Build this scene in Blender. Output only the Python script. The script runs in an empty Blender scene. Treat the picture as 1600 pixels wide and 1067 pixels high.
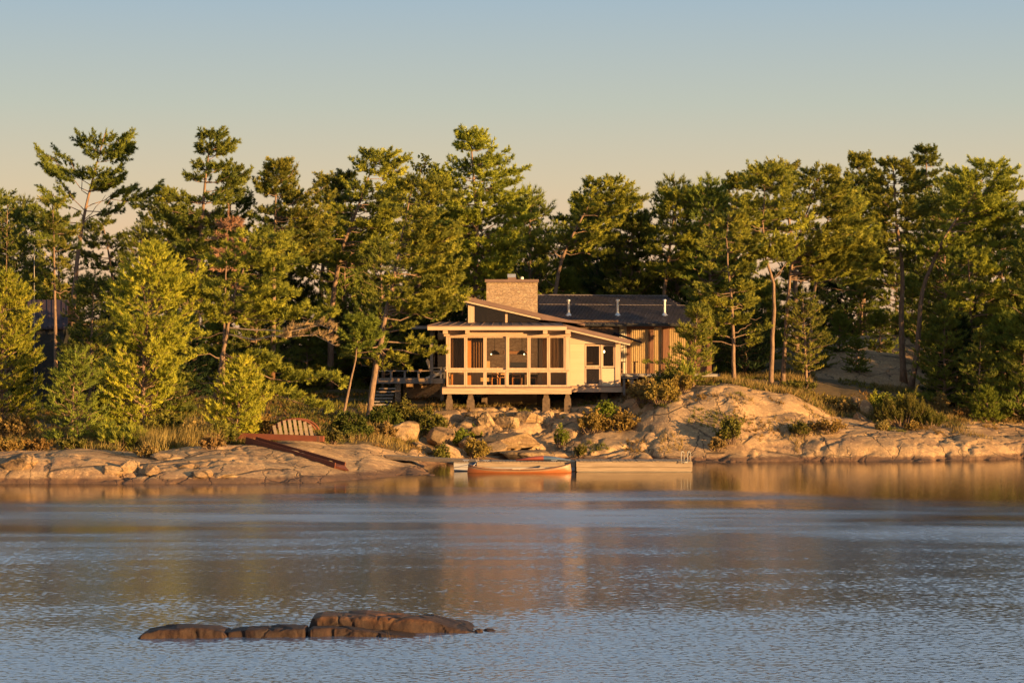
import bpy, math, random
import numpy as np
from mathutils import Vector

# ------------------------------------------------------------------ basics
F = 3778.0; CAMZ = 5.2; HY = 545.0           # focal length in photo pixels, eye height, horizon row
rnd = random.Random(7)
scene = bpy.context.scene
COL = scene.collection

def W(X, Y, D):
    return np.array(((X - 800.0) * D / F, D, CAMZ - (Y - HY) * D / F))
def ZY(Y, D): return CAMZ - (Y - HY) * D / F
def XD(X, D): return (X - 800.0) * D / F

# ------------------------------------------------------------------ numpy noise
_rng = np.random.RandomState(3)
_tab = _rng.rand(64, 64, 64).astype(np.float32)
def vnoise(x, y, z=0.0):
    x = np.asarray(x, float); y = np.asarray(y, float); z = np.asarray(z, float) + np.zeros_like(x)
    xi = np.floor(x).astype(int); yi = np.floor(y).astype(int); zi = np.floor(z).astype(int)
    fx = x - xi; fy = y - yi; fz = z - zi
    fx = fx*fx*(3-2*fx); fy = fy*fy*(3-2*fy); fz = fz*fz*(3-2*fz)
    g = lambda a, b, c: _tab[(xi+a) & 63, (yi+b) & 63, (zi+c) & 63]
    l = lambda a, b, t: a + (b-a)*t
    return l(l(l(g(0,0,0), g(1,0,0), fx), l(g(0,1,0), g(1,1,0), fx), fy),
             l(l(g(0,0,1), g(1,0,1), fx), l(g(0,1,1), g(1,1,1), fx), fy), fz)*2-1
def fbm(x, y, z=0.0, o=4):
    s = 0; a = 1.0; t = 0
    for i in range(o):
        s = s + a*vnoise(np.asarray(x)*2**i+i*7.3, np.asarray(y)*2**i+i*3.1, np.asarray(z)*2**i+i*1.7); t += a; a *= .5
    return s/t

# ------------------------------------------------------------------ materials
def new_mat(name):
    m = bpy.data.materials.new(name); m.use_nodes = True
    nt = m.node_tree; nt.nodes.clear()
    out = nt.nodes.new('ShaderNodeOutputMaterial')
    return m, nt, out
def N(nt, t, **k):
    n = nt.nodes.new(t)
    for a, b in k.items(): setattr(n, a, b)
    return n
def ramp(nt, fac, stops):
    r = N(nt, 'ShaderNodeValToRGB'); e = r.color_ramp.elements
    while len(e) > 1: e.remove(e[-1])
    for i, (p, c) in enumerate(stops):
        if i == 0: el = e[0]; el.position = p
        else: el = e.new(p)
        el.color = (*c, 1) if len(c) == 3 else c
    nt.links.new(fac, r.inputs[0]); return r.outputs[0]
def noise(nt, scale, detail=4, rough=.55, stretch=None, coord='pos', dist=0):
    if coord == 'pos': c = N(nt, 'ShaderNodeNewGeometry').outputs['Position']
    else: c = N(nt, 'ShaderNodeTexCoord').outputs['Object']
    if stretch:
        mp = N(nt, 'ShaderNodeMapping'); mp.inputs['Scale'].default_value = stretch[:3]
        if len(stretch) > 3: mp.inputs['Rotation'].default_value = stretch[3]
        nt.links.new(c, mp.inputs[0]); c = mp.outputs[0]
    n = N(nt, 'ShaderNodeTexNoise'); n.inputs['Scale'].default_value = scale; n.inputs['Detail'].default_value = detail
    n.inputs['Roughness'].default_value = rough; n.inputs['Distortion'].default_value = dist
    nt.links.new(c, n.inputs['Vector']); return n.outputs['Fac']
def mix(nt, f, a, b, mode='MIX'):
    n = N(nt, 'ShaderNodeMix', data_type='RGBA', blend_type=mode)
    for s, v in ((n.inputs[0], f), (n.inputs[6], a), (n.inputs[7], b)):
        if hasattr(v, 'links') or isinstance(v, bpy.types.NodeSocket): nt.links.new(v, s)
        elif isinstance(v, (int, float)): s.default_value = v
        else: s.default_value = (*v, 1)
    return n.outputs[2]
def math_(nt, op, a, b=None, c=None):
    n = N(nt, 'ShaderNodeMath', operation=op)
    for i, v in enumerate((a, b, c)):
        if v is None: continue
        if isinstance(v, bpy.types.NodeSocket): nt.links.new(v, n.inputs[i])
        else: n.inputs[i].default_value = v
    return n.outputs[0]
def bump(nt, h, strength, dist):
    b = N(nt, 'ShaderNodeBump'); b.inputs['Strength'].default_value = strength; b.inputs['Distance'].default_value = dist
    nt.links.new(h, b.inputs['Height']); return b.outputs[0]
def principled(nt, out, col, rough=.7, nrm=None, metal=0, spec=.3):
    p = N(nt, 'ShaderNodeBsdfPrincipled')
    if isinstance(col, bpy.types.NodeSocket): nt.links.new(col, p.inputs['Base Color'])
    else: p.inputs['Base Color'].default_value = (*col, 1)
    if isinstance(rough, bpy.types.NodeSocket): nt.links.new(rough, p.inputs['Roughness'])
    else: p.inputs['Roughness'].default_value = rough
    p.inputs['Metallic'].default_value = metal
    p.inputs['Specular IOR Level'].default_value = spec
    if nrm is not None: nt.links.new(nrm, p.inputs['Normal'])
    nt.links.new(p.outputs[0], out.inputs[0]); return p
def simple(name, c1, c2, scale=3, rough=.7, bmp=.2, stretch=None, metal=0, dist=.01, spec=.3):
    m, nt, out = new_mat(name)
    n = noise(nt, scale, 5, .6, stretch)
    c = ramp(nt, n, ((.3, c1), (.7, c2)))
    principled(nt, out, c, rough, bump(nt, n, bmp, dist), metal, spec)
    return m

def granite_mat(name, c1, c2, dark, wet, soil=True):
    m, nt, out = new_mat(name)
    big = noise(nt, .55, 5, .6); med = noise(nt, 2.2, 6, .65); fine = noise(nt, 14, 5, .7)
    band = noise(nt, .8, 5, .6, (.5, 1.2, 2.2, (.25, .1, .5)), dist=.6)
    c = ramp(nt, med, ((.3, c1), (.52, c2), (.75, tuple(v*1.15 for v in c2))))
    c = mix(nt, ramp(nt, big, ((.38, (0,0,0)), (.60, (.7,.7,.7)))), c, tuple(v*.64 for v in c1))
    c = mix(nt, ramp(nt, band, ((.50, (0,0,0)), (.64, (.6,.6,.6)))), c, (.20, .115, .07))
    c = mix(nt, ramp(nt, fine, ((.46, (0,0,0)), (.70, (.75,.75,.75)))), c, dark)
    c = mix(nt, ramp(nt, noise(nt, 5.5, 6, .7), ((.55, (0,0,0)), (.62, (.5,.5,.5)))), c, tuple(min(1, v*1.35) for v in c2))
    lich = noise(nt, 3.6, 7, .75)
    c = mix(nt, ramp(nt, lich, ((.55, (0,0,0)), (.63, (.6,.6,.6)))), c, dark)
    if not soil:
        oi = N(nt, 'ShaderNodeObjectInfo'); hs = N(nt, 'ShaderNodeHueSaturation'); nt.links.new(c, hs.inputs['Color']); nt.links.new(math_(nt, 'ADD', .66, math_(nt, 'MULTIPLY', oi.outputs['Random'], .45)), hs.inputs['Value']); c = hs.outputs[0]
    # cracks
    g = N(nt, 'ShaderNodeNewGeometry').outputs['Position']
    sx = N(nt, 'ShaderNodeSeparateXYZ'); nt.links.new(g, sx.inputs[0])
    wv = noise(nt, 1.3, 3)
    mp = N(nt, 'ShaderNodeMapping'); mp.inputs['Scale'].default_value = (.24, .13, .30); mp.inputs['Rotation'].default_value = (.2, .5, .5)
    va = N(nt, 'ShaderNodeVectorMath', operation='ADD'); nt.links.new(g, va.inputs[0])
    cmb = N(nt, 'ShaderNodeCombineXYZ'); nt.links.new(wv, cmb.inputs[0]); nt.links.new(wv, cmb.inputs[1]); nt.links.new(cmb.outputs[0], va.inputs[1])
    nt.links.new(va.outputs[0], mp.inputs[0])
    v = N(nt, 'ShaderNodeTexVoronoi', feature='DISTANCE_TO_EDGE'); v.inputs['Scale'].default_value = 1.0
    nt.links.new(mp.outputs[0], v.inputs['Vector'])
    crack = ramp(nt, v.outputs['Distance'], ((.0, (1,1,1)), (.020, (0,0,0))))
    crack = math_(nt, 'MULTIPLY', crack, ramp(nt, noise(nt, .7, 3), ((.38, (0,0,0)), (.55, (1,1,1)))))
    mp2 = N(nt, 'ShaderNodeMapping'); mp2.inputs['Scale'].default_value = (.75, .22, .5); mp2.inputs['Rotation'].default_value = (.3, .75, -.35); nt.links.new(va.outputs[0], mp2.inputs[0])
    v2 = N(nt, 'ShaderNodeTexVoronoi', feature='DISTANCE_TO_EDGE'); v2.inputs['Scale'].default_value = 1.0; nt.links.new(mp2.outputs[0], v2.inputs['Vector'])
    ck2 = math_(nt, 'MULTIPLY', ramp(nt, v2.outputs['Distance'], ((.0, (1,1,1)), (.026, (0,0,0)))), ramp(nt, noise(nt, .45, 3), ((.45, (0,0,0)), (.56, (1,1,1)))))
    crack = math_(nt, 'MAXIMUM', crack, ck2)
    c = mix(nt, crack, c, (.05, .035, .022))
    # stain just above the waterline
    zz = math_(nt, 'ADD', sx.outputs[2], math_(nt, 'MULTIPLY', math_(nt, 'SUBTRACT', med, .5), .34))
    w = ramp(nt, zz, ((.14, (1,1,1)), (.27, (0,0,0)))); w.node.color_ramp.interpolation = 'EASE'
    c = mix(nt, math_(nt, 'MULTIPLY', w, .8), c, wet)
    if soil:
        at = N(nt, 'ShaderNodeAttribute', attribute_name='soil')
        sf = math_(nt, 'ADD', at.outputs['Fac'], math_(nt, 'MULTIPLY', math_(nt, 'SUBTRACT', med, .5), .9))
        sm = ramp(nt, sf, ((.42, (0,0,0)), (.55, (1,1,1))))
        sc = ramp(nt, fine, ((.3, (.045, .032, .016)), (.5, (.11, .07, .03)), (.7, (.06, .065, .02))))
        c = mix(nt, sm, c, sc)
    h = math_(nt, 'ADD', math_(nt, 'MULTIPLY', med, .6), math_(nt, 'MULTIPLY', fine, .25))
    h = math_(nt, 'SUBTRACT', h, math_(nt, 'MULTIPLY', crack, .5))
    principled(nt, out, c, .8, bump(nt, h, .6, .10), 0, .25)
    return m

def foliage_mat(name, a, b, trans=.14):
    m, nt, out = new_mat(name)
    at = N(nt, 'ShaderNodeAttribute', attribute_name='tint')
    n = noise(nt, .5, 3)
    f = math_(nt, 'ADD', math_(nt, 'MULTIPLY', at.outputs['Fac'], .6), math_(nt, 'MULTIPLY', n, .5))
    oi = N(nt, 'ShaderNodeObjectInfo'); f = math_(nt, 'ADD', f, math_(nt, 'MULTIPLY', math_(nt, 'SUBTRACT', oi.outputs['Random'], .5), .28))
    c = ramp(nt, f, ((.22, a), (.85, b)))
    hs = N(nt, 'ShaderNodeHueSaturation'); nt.links.new(c, hs.inputs['Color']); nt.links.new(math_(nt, 'ADD', .478, math_(nt, 'MULTIPLY', oi.outputs['Random'], .04)), hs.inputs['Hue']); c = hs.outputs[0]
    p = N(nt, 'ShaderNodeBsdfPrincipled'); p.inputs['Roughness'].default_value = .55; p.inputs['Specular IOR Level'].default_value = .12
    t = N(nt, 'ShaderNodeBsdfTranslucent'); ms = N(nt, 'ShaderNodeMixShader'); ms.inputs[0].default_value = trans
    nt.links.new(c, p.inputs['Base Color']); nt.links.new(c, t.inputs[0])
    nt.links.new(p.outputs[0], ms.inputs[1]); nt.links.new(t.outputs[0], ms.inputs[2]); nt.links.new(ms.outputs[0], out.inputs[0])
    return m

def glass_mat(name, tint, refl=.14):
    m, nt, out = new_mat(name)
    t = N(nt, 'ShaderNodeBsdfTransparent'); t.inputs[0].default_value = (*tint, 1)
    g = N(nt, 'ShaderNodeBsdfGlossy'); g.inputs['Roughness'].default_value = .02
    lw = N(nt, 'ShaderNodeLayerWeight'); lw.inputs[0].default_value = .5
    ms = N(nt, 'ShaderNodeMixShader')
    nt.links.new(math_(nt, 'ADD', math_(nt, 'MULTIPLY', math_(nt, 'POWER', lw.outputs['Facing'], 5), .7), refl), ms.inputs[0])
    nt.links.new(t.outputs[0], ms.inputs[1]); nt.links.new(g.outputs[0], ms.inputs[2]); nt.links.new(ms.outputs[0], out.inputs[0])
    return m

def stone_mat(name):
    m, nt, out = new_mat(name)
    g = N(nt, 'ShaderNodeNewGeometry').outputs['Position']
    mp = N(nt, 'ShaderNodeMapping'); mp.inputs['Scale'].default_value = (5.5, 5.5, 15); nt.links.new(g, mp.inputs[0])
    v = N(nt, 'ShaderNodeTexVoronoi'); v.inputs['Scale'].default_value = 1.0; v.inputs['Randomness'].default_value = .85; nt.links.new(mp.outputs[0], v.inputs['Vector'])
    e = N(nt, 'ShaderNodeTexVoronoi', feature='DISTANCE_TO_EDGE'); e.inputs['Scale'].default_value = 1.0; e.inputs['Randomness'].default_value = .85; nt.links.new(mp.outputs[0], e.inputs['Vector'])
    sp = N(nt, 'ShaderNodeSeparateColor'); nt.links.new(v.outputs['Color'], sp.inputs[0])
    c = ramp(nt, sp.outputs[0], ((0, (.24, .155, .10)), (.35, (.36, .25, .155)), (.7, (.30, .215, .15)), (1, (.42, .31, .195))))
    jt = ramp(nt, e.outputs['Distance'], ((0, (.7,.7,.7)), (.08, (0,0,0))))
    c = mix(nt, jt, c, (.18, .12, .075))
    n = noise(nt, 20, 4); c = mix(nt, math_(nt, 'MULTIPLY', n, .35), c, (.2, .14, .1))
    h = math_(nt, 'SUBTRACT', math_(nt, 'MULTIPLY', sp.outputs[1], .6), jt)
    principled(nt, out, c, .85, bump(nt, h, .7, .03)); return m

def wood_mat(name, c1, c2, dirn='x', rough=.6, bmp=.15):
    st = {'x': (.6, 9, 9), 'y': (9, .6, 9), 'z': (9, 9, .6)}[dirn]
    return simple(name, c1, c2, 2.2, rough, bmp, st)

M = {}
M['granite'] = granite_mat('granite', (.33, .205, .105), (.45, .29, .145), (.14, .092, .054), (.085, .042, .026))
M['boulder'] = granite_mat('boulder', (.27, .17, .088), (.38, .25, .125), (.11, .076, .046), (.085, .042, .026), soil=False)
M['shoal'] = granite_mat('shoal_rock', (.062, .033, .02), (.15, .062, .024), (.024, .017, .013), (.022, .014, .013), soil=False)
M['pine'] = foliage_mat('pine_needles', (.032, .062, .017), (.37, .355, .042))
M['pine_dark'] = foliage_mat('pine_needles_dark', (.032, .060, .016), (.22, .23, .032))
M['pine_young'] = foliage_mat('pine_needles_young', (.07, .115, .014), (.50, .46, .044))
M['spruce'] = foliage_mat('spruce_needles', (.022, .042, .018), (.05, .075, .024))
M['rust_needles'] = foliage_mat('dead_needles', (.26, .16, .085), (.42, .28, .15))
M['leaf'] = foliage_mat('leaf_green', (.05, .075, .015), (.14, .14, .025), .4)
M['bright_leaf'] = foliage_mat('leaf_bright', (.10, .15, .02), (.22, .24, .03), .4)
M['heath'] = foliage_mat('heath_leaf', (.12, .085, .026), (.32, .205, .05), .3)
M['juniper'] = foliage_mat('juniper_leaf', (.07, .08, .016), (.19, .165, .03), .25)
M['dry_grass'] = foliage_mat('dry_grass', (.16, .12, .04), (.36, .25, .085), .35)
M['green_grass'] = foliage_mat('green_grass', (.09, .10, .025), (.21, .18, .045), .35)
M['bark'] = simple('bark', (.10, .062, .042), (.27, .175, .115), 6, .9, .7, (3, 3, .5), dist=.04)
M['dead_wood'] = simple('dead_wood', (.26, .19, .14), (.42, .32, .24), 5, .85, .3, (3, 3, 1))
M['cedar'] = wood_mat('cedar_board', (.30, .195, .125), (.50, .34, .22))
M['cedar_v'] = wood_mat('cedar_post', (.33, .22, .145), (.52, .36, .235), 'z')
M['cream'] = simple('cream_paint', (.42, .30, .205), (.48, .35, .24), 1.5, .55, .05)
M['siding'] = simple('pale_siding', (.46, .36, .235), (.52, .41, .27), 1.2, .6, .05, (.4, 4, 4))
M['orange_wood'] = wood_mat('orange_fir', (.42, .19, .065), (.55, .27, .10), 'z')
M['mauve'] = simple('mauve_soffit', (.25, .14, .10), (.31, .175, .12), 1, .6, .05)
M['fascia_brown'] = simple('brown_fascia', (.13, .08, .062), (.18, .11, .085), 1.5, .5, .05)
M['roof_metal'] = simple('dark_roof_metal', (.008, .008, .015), (.018, .018, .028), 1.2, .7, .03, spec=0)
M['hut_metal'] = simple('purple_roof_metal', (.035, .022, .030), (.05, .034, .045), 1.2, .6, .03)
M['rib'] = simple('seam_metal', (.10, .08, .08), (.15, .12, .11), 2, .35, .03, spec=.5)
M['stone'] = stone_mat('ledgestone')
M['steel'] = simple('galvanised_steel', (.50, .48, .46), (.62, .60, .57), 8, .32, .03, metal=.85)
M['black'] = simple('black_metal', (.015, .014, .014), (.03, .028, .026), 4, .5, .05)
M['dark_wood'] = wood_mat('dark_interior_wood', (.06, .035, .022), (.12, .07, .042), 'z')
M['curtain'] = simple('brown_curtain', (.085, .05, .032), (.15, .09, .055), 3, .9, .1, (6, 6, .3))
M['pale_curtain'] = simple('pale_curtain', (.34, .30, .235), (.44, .39, .31), 2, .9, .1, (5, 5, .3))
M['red_wood'] = wood_mat('red_brown_wood', (.10, .045, .026), (.19, .088, .046), 'z')
M['grey_wood'] = wood_mat('weathered_grey_wood', (.20, .175, .155), (.31, .27, .24))
M['porch_metal'] = simple('brown_grey_roof_metal', (.07, .056, .052), (.105, .085, .078), 1.5, .6, .03, spec=.1)
M['pier_stone'] = simple('pier_stone', (.07, .046, .03), (.15, .10, .063), 7, .9, .5, dist=.03)
M['dock_wood'] = wood_mat('weathered_dock_wood', (.18, .125, .08), (.33, .24, .155), 'x', .8, .4)
M['float'] = simple('grey_concrete', (.24, .22, .21), (.34, .31, .29), 3, .85, .2)
M['rust'] = simple('rust_red_steel', (.115, .034, .016), (.17, .05, .024), 2.5, .7, .25, (1, 3, 3))
M['canoe_red'] = simple('canoe_orange', (.24, .075, .022), (.31, .10, .032), 1.5, .35, .03)
M['canoe_tan'] = wood_mat('canoe_tan', (.17, .095, .05), (.24, .14, .075), 'x', .45, .05)
M['blue'] = simple('slate_blue', (.05, .085, .15), (.08, .12, .20), 3, .6, .05)
M['red'] = simple('red_fabric', (.22, .05, .03), (.28, .07, .04), 4, .7, .05)
M['white_tube'] = simple('white_tube', (.26, .24, .21), (.32, .30, .26), 4, .35, .03)
M['white'] = simple('off_white', (.58, .53, .46), (.68, .62, .54), 4, .6, .03)
M['glass'] = glass_mat('window_glass', (.93, .87, .77), .02)
M['glass_dark'] = glass_mat('glass_dark', (.72, .64, .54), .05)

def emit_mat(name, col, s):
    m, nt, out = new_mat(name); e = N(nt, 'ShaderNodeEmission'); e.inputs[0].default_value = (*col, 1); e.inputs[1].default_value = s
    nt.links.new(e.outputs[0], out.inputs[0]); return m
M['bulb'] = emit_mat('lamp_bulb', (1, .80, .5), 1.6)

# ------------------------------------------------------------------ mesh building
def tag(o, label=None, cat=None, group=None, kind=None):
    if label: o['label'] = label
    if cat: o['category'] = cat
    if group: o['group'] = group
    if kind: o['kind'] = kind
    return o
def empty(name, loc, label, cat, group=None):
    o = bpy.data.objects.new(name, None); COL.objects.link(o); o.location = [float(v) for v in loc]; o.empty_display_size = .2
    return tag(o, label, cat, group)
def root_of(o):
    while o.parent: o = o.parent
    return o
def link_mesh(name, me, mat, parent=None, loc=None):
    o = bpy.data.objects.new(name, me); COL.objects.link(o)
    if mat is not None: me.materials.append(mat)
    if parent is not None: o.parent = parent
    elif loc is not None: o.location = [float(v) for v in loc]
    return o
def np_mesh(name, V, faces_idx, fsize, tint=None, smooth=False):
    me = bpy.data.meshes.new(name); V = np.asarray(V, np.float32); n = len(V); fi = np.asarray(faces_idx, np.int32).ravel(); nf = len(fi)//fsize
    me.vertices.add(n); me.vertices.foreach_set('co', V.ravel())
    me.loops.add(len(fi)); me.loops.foreach_set('vertex_index', fi)
    me.polygons.add(nf); me.polygons.foreach_set('loop_start', np.arange(nf, dtype=np.int32)*fsize)
    if smooth: me.polygons.foreach_set('use_smooth', np.ones(nf, bool))
    me.update(calc_edges=True)
    if tint is not None:
        a = me.attributes.new('tint', 'FLOAT', 'POINT'); a.data.foreach_set('value', np.asarray(tint, np.float32))
    return me

class MB:
    def __init__(s): s.v = []; s.f = []; s.smooth = False
    def add(s, vs, fs):
        b = len(s.v); s.v += [tuple(map(float, v)) for v in vs]; s.f += [tuple(i+b for i in f) for f in fs]; return s
    def box(s, a, b):
        (x0, y0, z0), (x1, y1, z1) = a, b
        x0, x1 = sorted((x0, x1)); y0, y1 = sorted((y0, y1)); z0, z1 = sorted((z0, z1))
        return s.add([(x0,y0,z0),(x1,y0,z0),(x1,y1,z0),(x0,y1,z0),(x0,y0,z1),(x1,y0,z1),(x1,y1,z1),(x0,y1,z1)],
              [(0,3,2,1),(4,5,6,7),(0,1,5,4),(1,2,6,5),(2,3,7,6),(3,0,4,7)])
    def px(s, X0, X1, Y0, Y1, D0, D1):           # a box whose front face spans those photo columns and rows at distance D0
        return s.box((XD(X0, D0), D0, ZY(Y1, D0)), (XD(X1, D0), D1, ZY(Y0, D0)))
    def hexa(s, p):                               # eight points, bottom ring then top ring
        return s.add(p, [(0,3,2,1),(4,5,6,7),(0,1,5,4),(1,2,6,5),(2,3,7,6),(3,0,4,7)])
    def bar(s, p0, p1, w, h=None, up=(0,0,1)):
        h = h or w; p0 = Vector(p0); p1 = Vector(p1); d = (p1-p0).normalized(); u = Vector(up)
        if abs(d.dot(u)) > .97: u = Vector((1,0,0))
        a = d.cross(u).normalized()*w/2; b = a.cross(d).normalized()*h/2
        return s.hexa([p0-a-b, p0+a-b, p1+a-b, p1-a-b, p0-a+b, p0+a+b, p1+a+b, p1-a+b])
    def tube(s, pts, r, n=6, cap=True):
        pts = [Vector(p) for p in pts]; r = r if hasattr(r, '__len__') else [r]*len(pts); base = len(s.v); prev = None
        for i, p in enumerate(pts):
            d = (pts[min(i+1, len(pts)-1)] - pts[max(i-1, 0)]); d = d.normalized() if d.length > 1e-9 else Vector((0,0,1))
            if prev is None:
                u = Vector((1,0,0)) if abs(d.x) < .8 else Vector((0,1,0)); a = d.cross(u).normalized()
            else:
                a = prev - d*prev.dot(d); a = a.normalized() if a.length > 1e-6 else d.orthogonal().normalized()
            prev = a; b = d.cross(a)
            for k in range(n):
                t = 2*math.pi*k/n; s.v.append(tuple(p + (a*math.cos(t)+b*math.sin(t))*r[i]))
        for i in range(len(pts)-1):
            for k in range(n):
                k2 = (k+1) % n; s.f.append((base+i*n+k, base+i*n+k2, base+(i+1)*n+k2, base+(i+1)*n+k))
        if cap:
            s.f.append(tuple(base+k for k in reversed(range(n)))); s.f.append(tuple(base+(len(pts)-1)*n+k for k in range(n)))
        return s
    def lathe(s, c, prof, n=12):
        base = len(s.v)
        for r, z in prof:
            for k in range(n):
                t = 2*math.pi*k/n; s.v.append((c[0]+r*math.cos(t), c[1]+r*math.sin(t), c[2]+z))
        for i in range(len(prof)-1):
            for k in range(n):
                k2 = (k+1) % n; s.f.append((base+i*n+k, base+i*n+k2, base+(i+1)*n+k2, base+(i+1)*n+k))
        s.f.append(tuple(base+k for k in reversed(range(n)))); s.f.append(tuple(base+(len(prof)-1)*n+k for k in range(n))); return s
    def build(s, name, mat, parent=None, loc=None, smooth=False):
        L = Vector((0,0,0))
        if parent is not None: L = root_of(parent).location
        elif loc is not None: L = Vector([float(c) for c in loc])
        me = bpy.data.meshes.new(name); me.from_pydata([tuple(Vector(v)-L) for v in s.v], [], s.f); me.update()
        if smooth:
            for p in me.polygons: p.use_smooth = True
        return link_mesh(name, me, mat, parent, loc)

# ------------------------------------------------------------------ terrain
TC = {  # photo column: rows of the ground and the distance each stands at
 -700: ((800,86),(760,92),(725,95),(697,101),(660,112),(600,130),(560,150),(546,185)),
 -100: ((800,87),(759,92.5),(725,95),(705,97),(697,101),(660,112),(600,130),(560,150),(546,185)),
   20: ((800,88),(757,93.3),(737,94),(716,95.2),(707,97),(697,101),(672,107),(655,113),(600,130),(560,150),(546,185)),
  110: ((800,88),(757,93.3),(733,94),(712,95.5),(705,98),(695,101.5),(672,107),(655,113),(600,130),(560,150),(546,185)),
  210: ((800,88),(758,93.2),(742,94),(722,95.5),(712,98),(696,102),(672,108),(650,114),(600,130),(560,150),(546,185)),
  330: ((800,88),(758,93.2),(738,94.2),(716,96),(703,98.5),(694,101.5),(686,104),(660,112),(600,130),(560,150),(546,185)),
  450: ((800,88.5),(755,93.8),(743,94.8),(717,98),(698,101),(689,103.5),(680,107),(660,112),(610,128),(565,150),(546,185)),
  560: ((800,90),(750,96),(739,97.6),(722,100),(708,103),(697,106),(680,110),(652,116),(610,128),(565,150),(546,185)),
  640: ((800,92),(745,98.6),(736,100.6),(727,102.6),(722,104.5),(712,108),(700,110),(675,113.5),(648,117),(612,128),(565,150),(546,185)),
  692: ((800,93),(750,98),(742,100),(745,102),(746,106),(730,108.6),(718,110),(700,111.8),(682,114),(650,117.0),(640,118.2),(634,121),(620,125),(585,140),(560,155),(546,185)),
  760: ((800,94),(760,102),(748,106),(722,110),(705,112),(688,114),(662,115.6),(641,117.2),(637,119.5),(632,124),(600,137),(560,155),(546,185)),
  860: ((800,94),(760,102),(748,106),(722,110.5),(705,112.3),(688,114.5),(660,116.0),(639,117.3),(635,119.5),(629,124),(600,137),(560,155),(546,185)),
  960: ((800,94),(760,102),(748,106),(720,110.8),(700,112.5),(680,114.5),(655,117),(636,118.8),(622,120.5),(604,123),(594,135),(560,155),(546,185)),
 1060: ((800,94),(760,103),(745,107),(720,111.2),(700,112.6),(672,113.8),(642,115.2),(615,117.2),(603,119.6),(595,126),(588,135),(560,152),(546,185)),
 1130: ((800,95),(745,107),(721,111.5),(706,112.4),(690,113),(660,114.2),(628,115.7),(605,117.6),(597,120),(592,128),(582,136),(552,152),(544,185)),
 1220: ((800,96),(745,107),(721,111.6),(708,112.8),(694,113.5),(660,115),(632,116.7),(614,118.6),(604,122),(588,128),(576,135),(545,150),(538,185)),
 1320: ((800,96),(740,108),(721,112),(702,112.5),(688,113.2),(674,114.8),(664,117),(648,119.5),(632,122),(605,126),(590,130),(574,133),(562,140),(541,148),(530,185)),
 1400: ((800,96),(740,108),(720,112.3),(698,112.9),(680,114.4),(671,117),(658,119),(640,122),(622,125),(600,130),(577,135),(546,148),(532,185)),
 1500: ((800,96),(740,109),(719,113.2),(700,113.8),(682,115.5),(666,118.5),(650,122),(637,126),(614,132),(578,145),(540,185)),
 1600: ((800,97),(738,110),(716,114.6),(697,115.6),(678,117.6),(663,121),(651,124),(632,130),(604,140),(545,185)),
 2300: ((800,97),(738,110),(714,115.6),(692,118),(668,121),(650,124),(632,130),(604,140),(545,185)),
}
TX = np.array(sorted(TC), float)
DG = np.concatenate([np.arange(86, 128, .16), np.arange(128, 152, .4), np.arange(152, 186, 2.)])
TY = []
for X in TX:
    r = TC[int(X)]; d = np.array([a[1] for a in r], float); y = np.array([a[0] for a in r], float)
    yy = np.interp(DG, d, y)
    k = np.exp(-np.linspace(-2, 2, 7)**2); k /= k.sum()
    TY.append(yy)
TY = np.array(TY)
VOR = _rng.rand(720, 2)*np.array((110, 60)) + np.array((-52, 86))
VH = _rng.rand(720)*2-1; VT = _rng.rand(720, 2)*2-1
SOILX = np.array([-700,-100, 100, 250, 330, 400, 450, 520, 560, 640, 692, 760, 900, 985, 1000, 1050, 1080, 1220, 1300, 1400, 1500, 1600, 2300], float)
SOILD = np.array([  99, 98.5, 99, 99.5, 101, 102.5, 104.6, 106.5, 107, 109, 121, 126, 126, 123, 117.2, 118.0, 119.8, 118.9, 119.0, 118.6, 120.5, 121.5, 121], float)
def col_lookup(X, D):
    i = np.clip(np.searchsorted(TX, X) - 1, 0, len(TX)-2); t = np.clip((X - TX[i])/(TX[i+1]-TX[i]), 0, 1); t = t*t*(3-2*t)
    j = np.clip(np.searchsorted(DG, D) - 1, 0, len(DG)-2); u = np.clip((D - DG[j])/(DG[j+1]-DG[j]), 0, 1)
    g = lambda a, b: TY[a, b]
    return (g(i,j)*(1-u)+g(i,j+1)*u)*(1-t) + (g(i+1,j)*(1-u)+g(i+1,j+1)*u)*t
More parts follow.
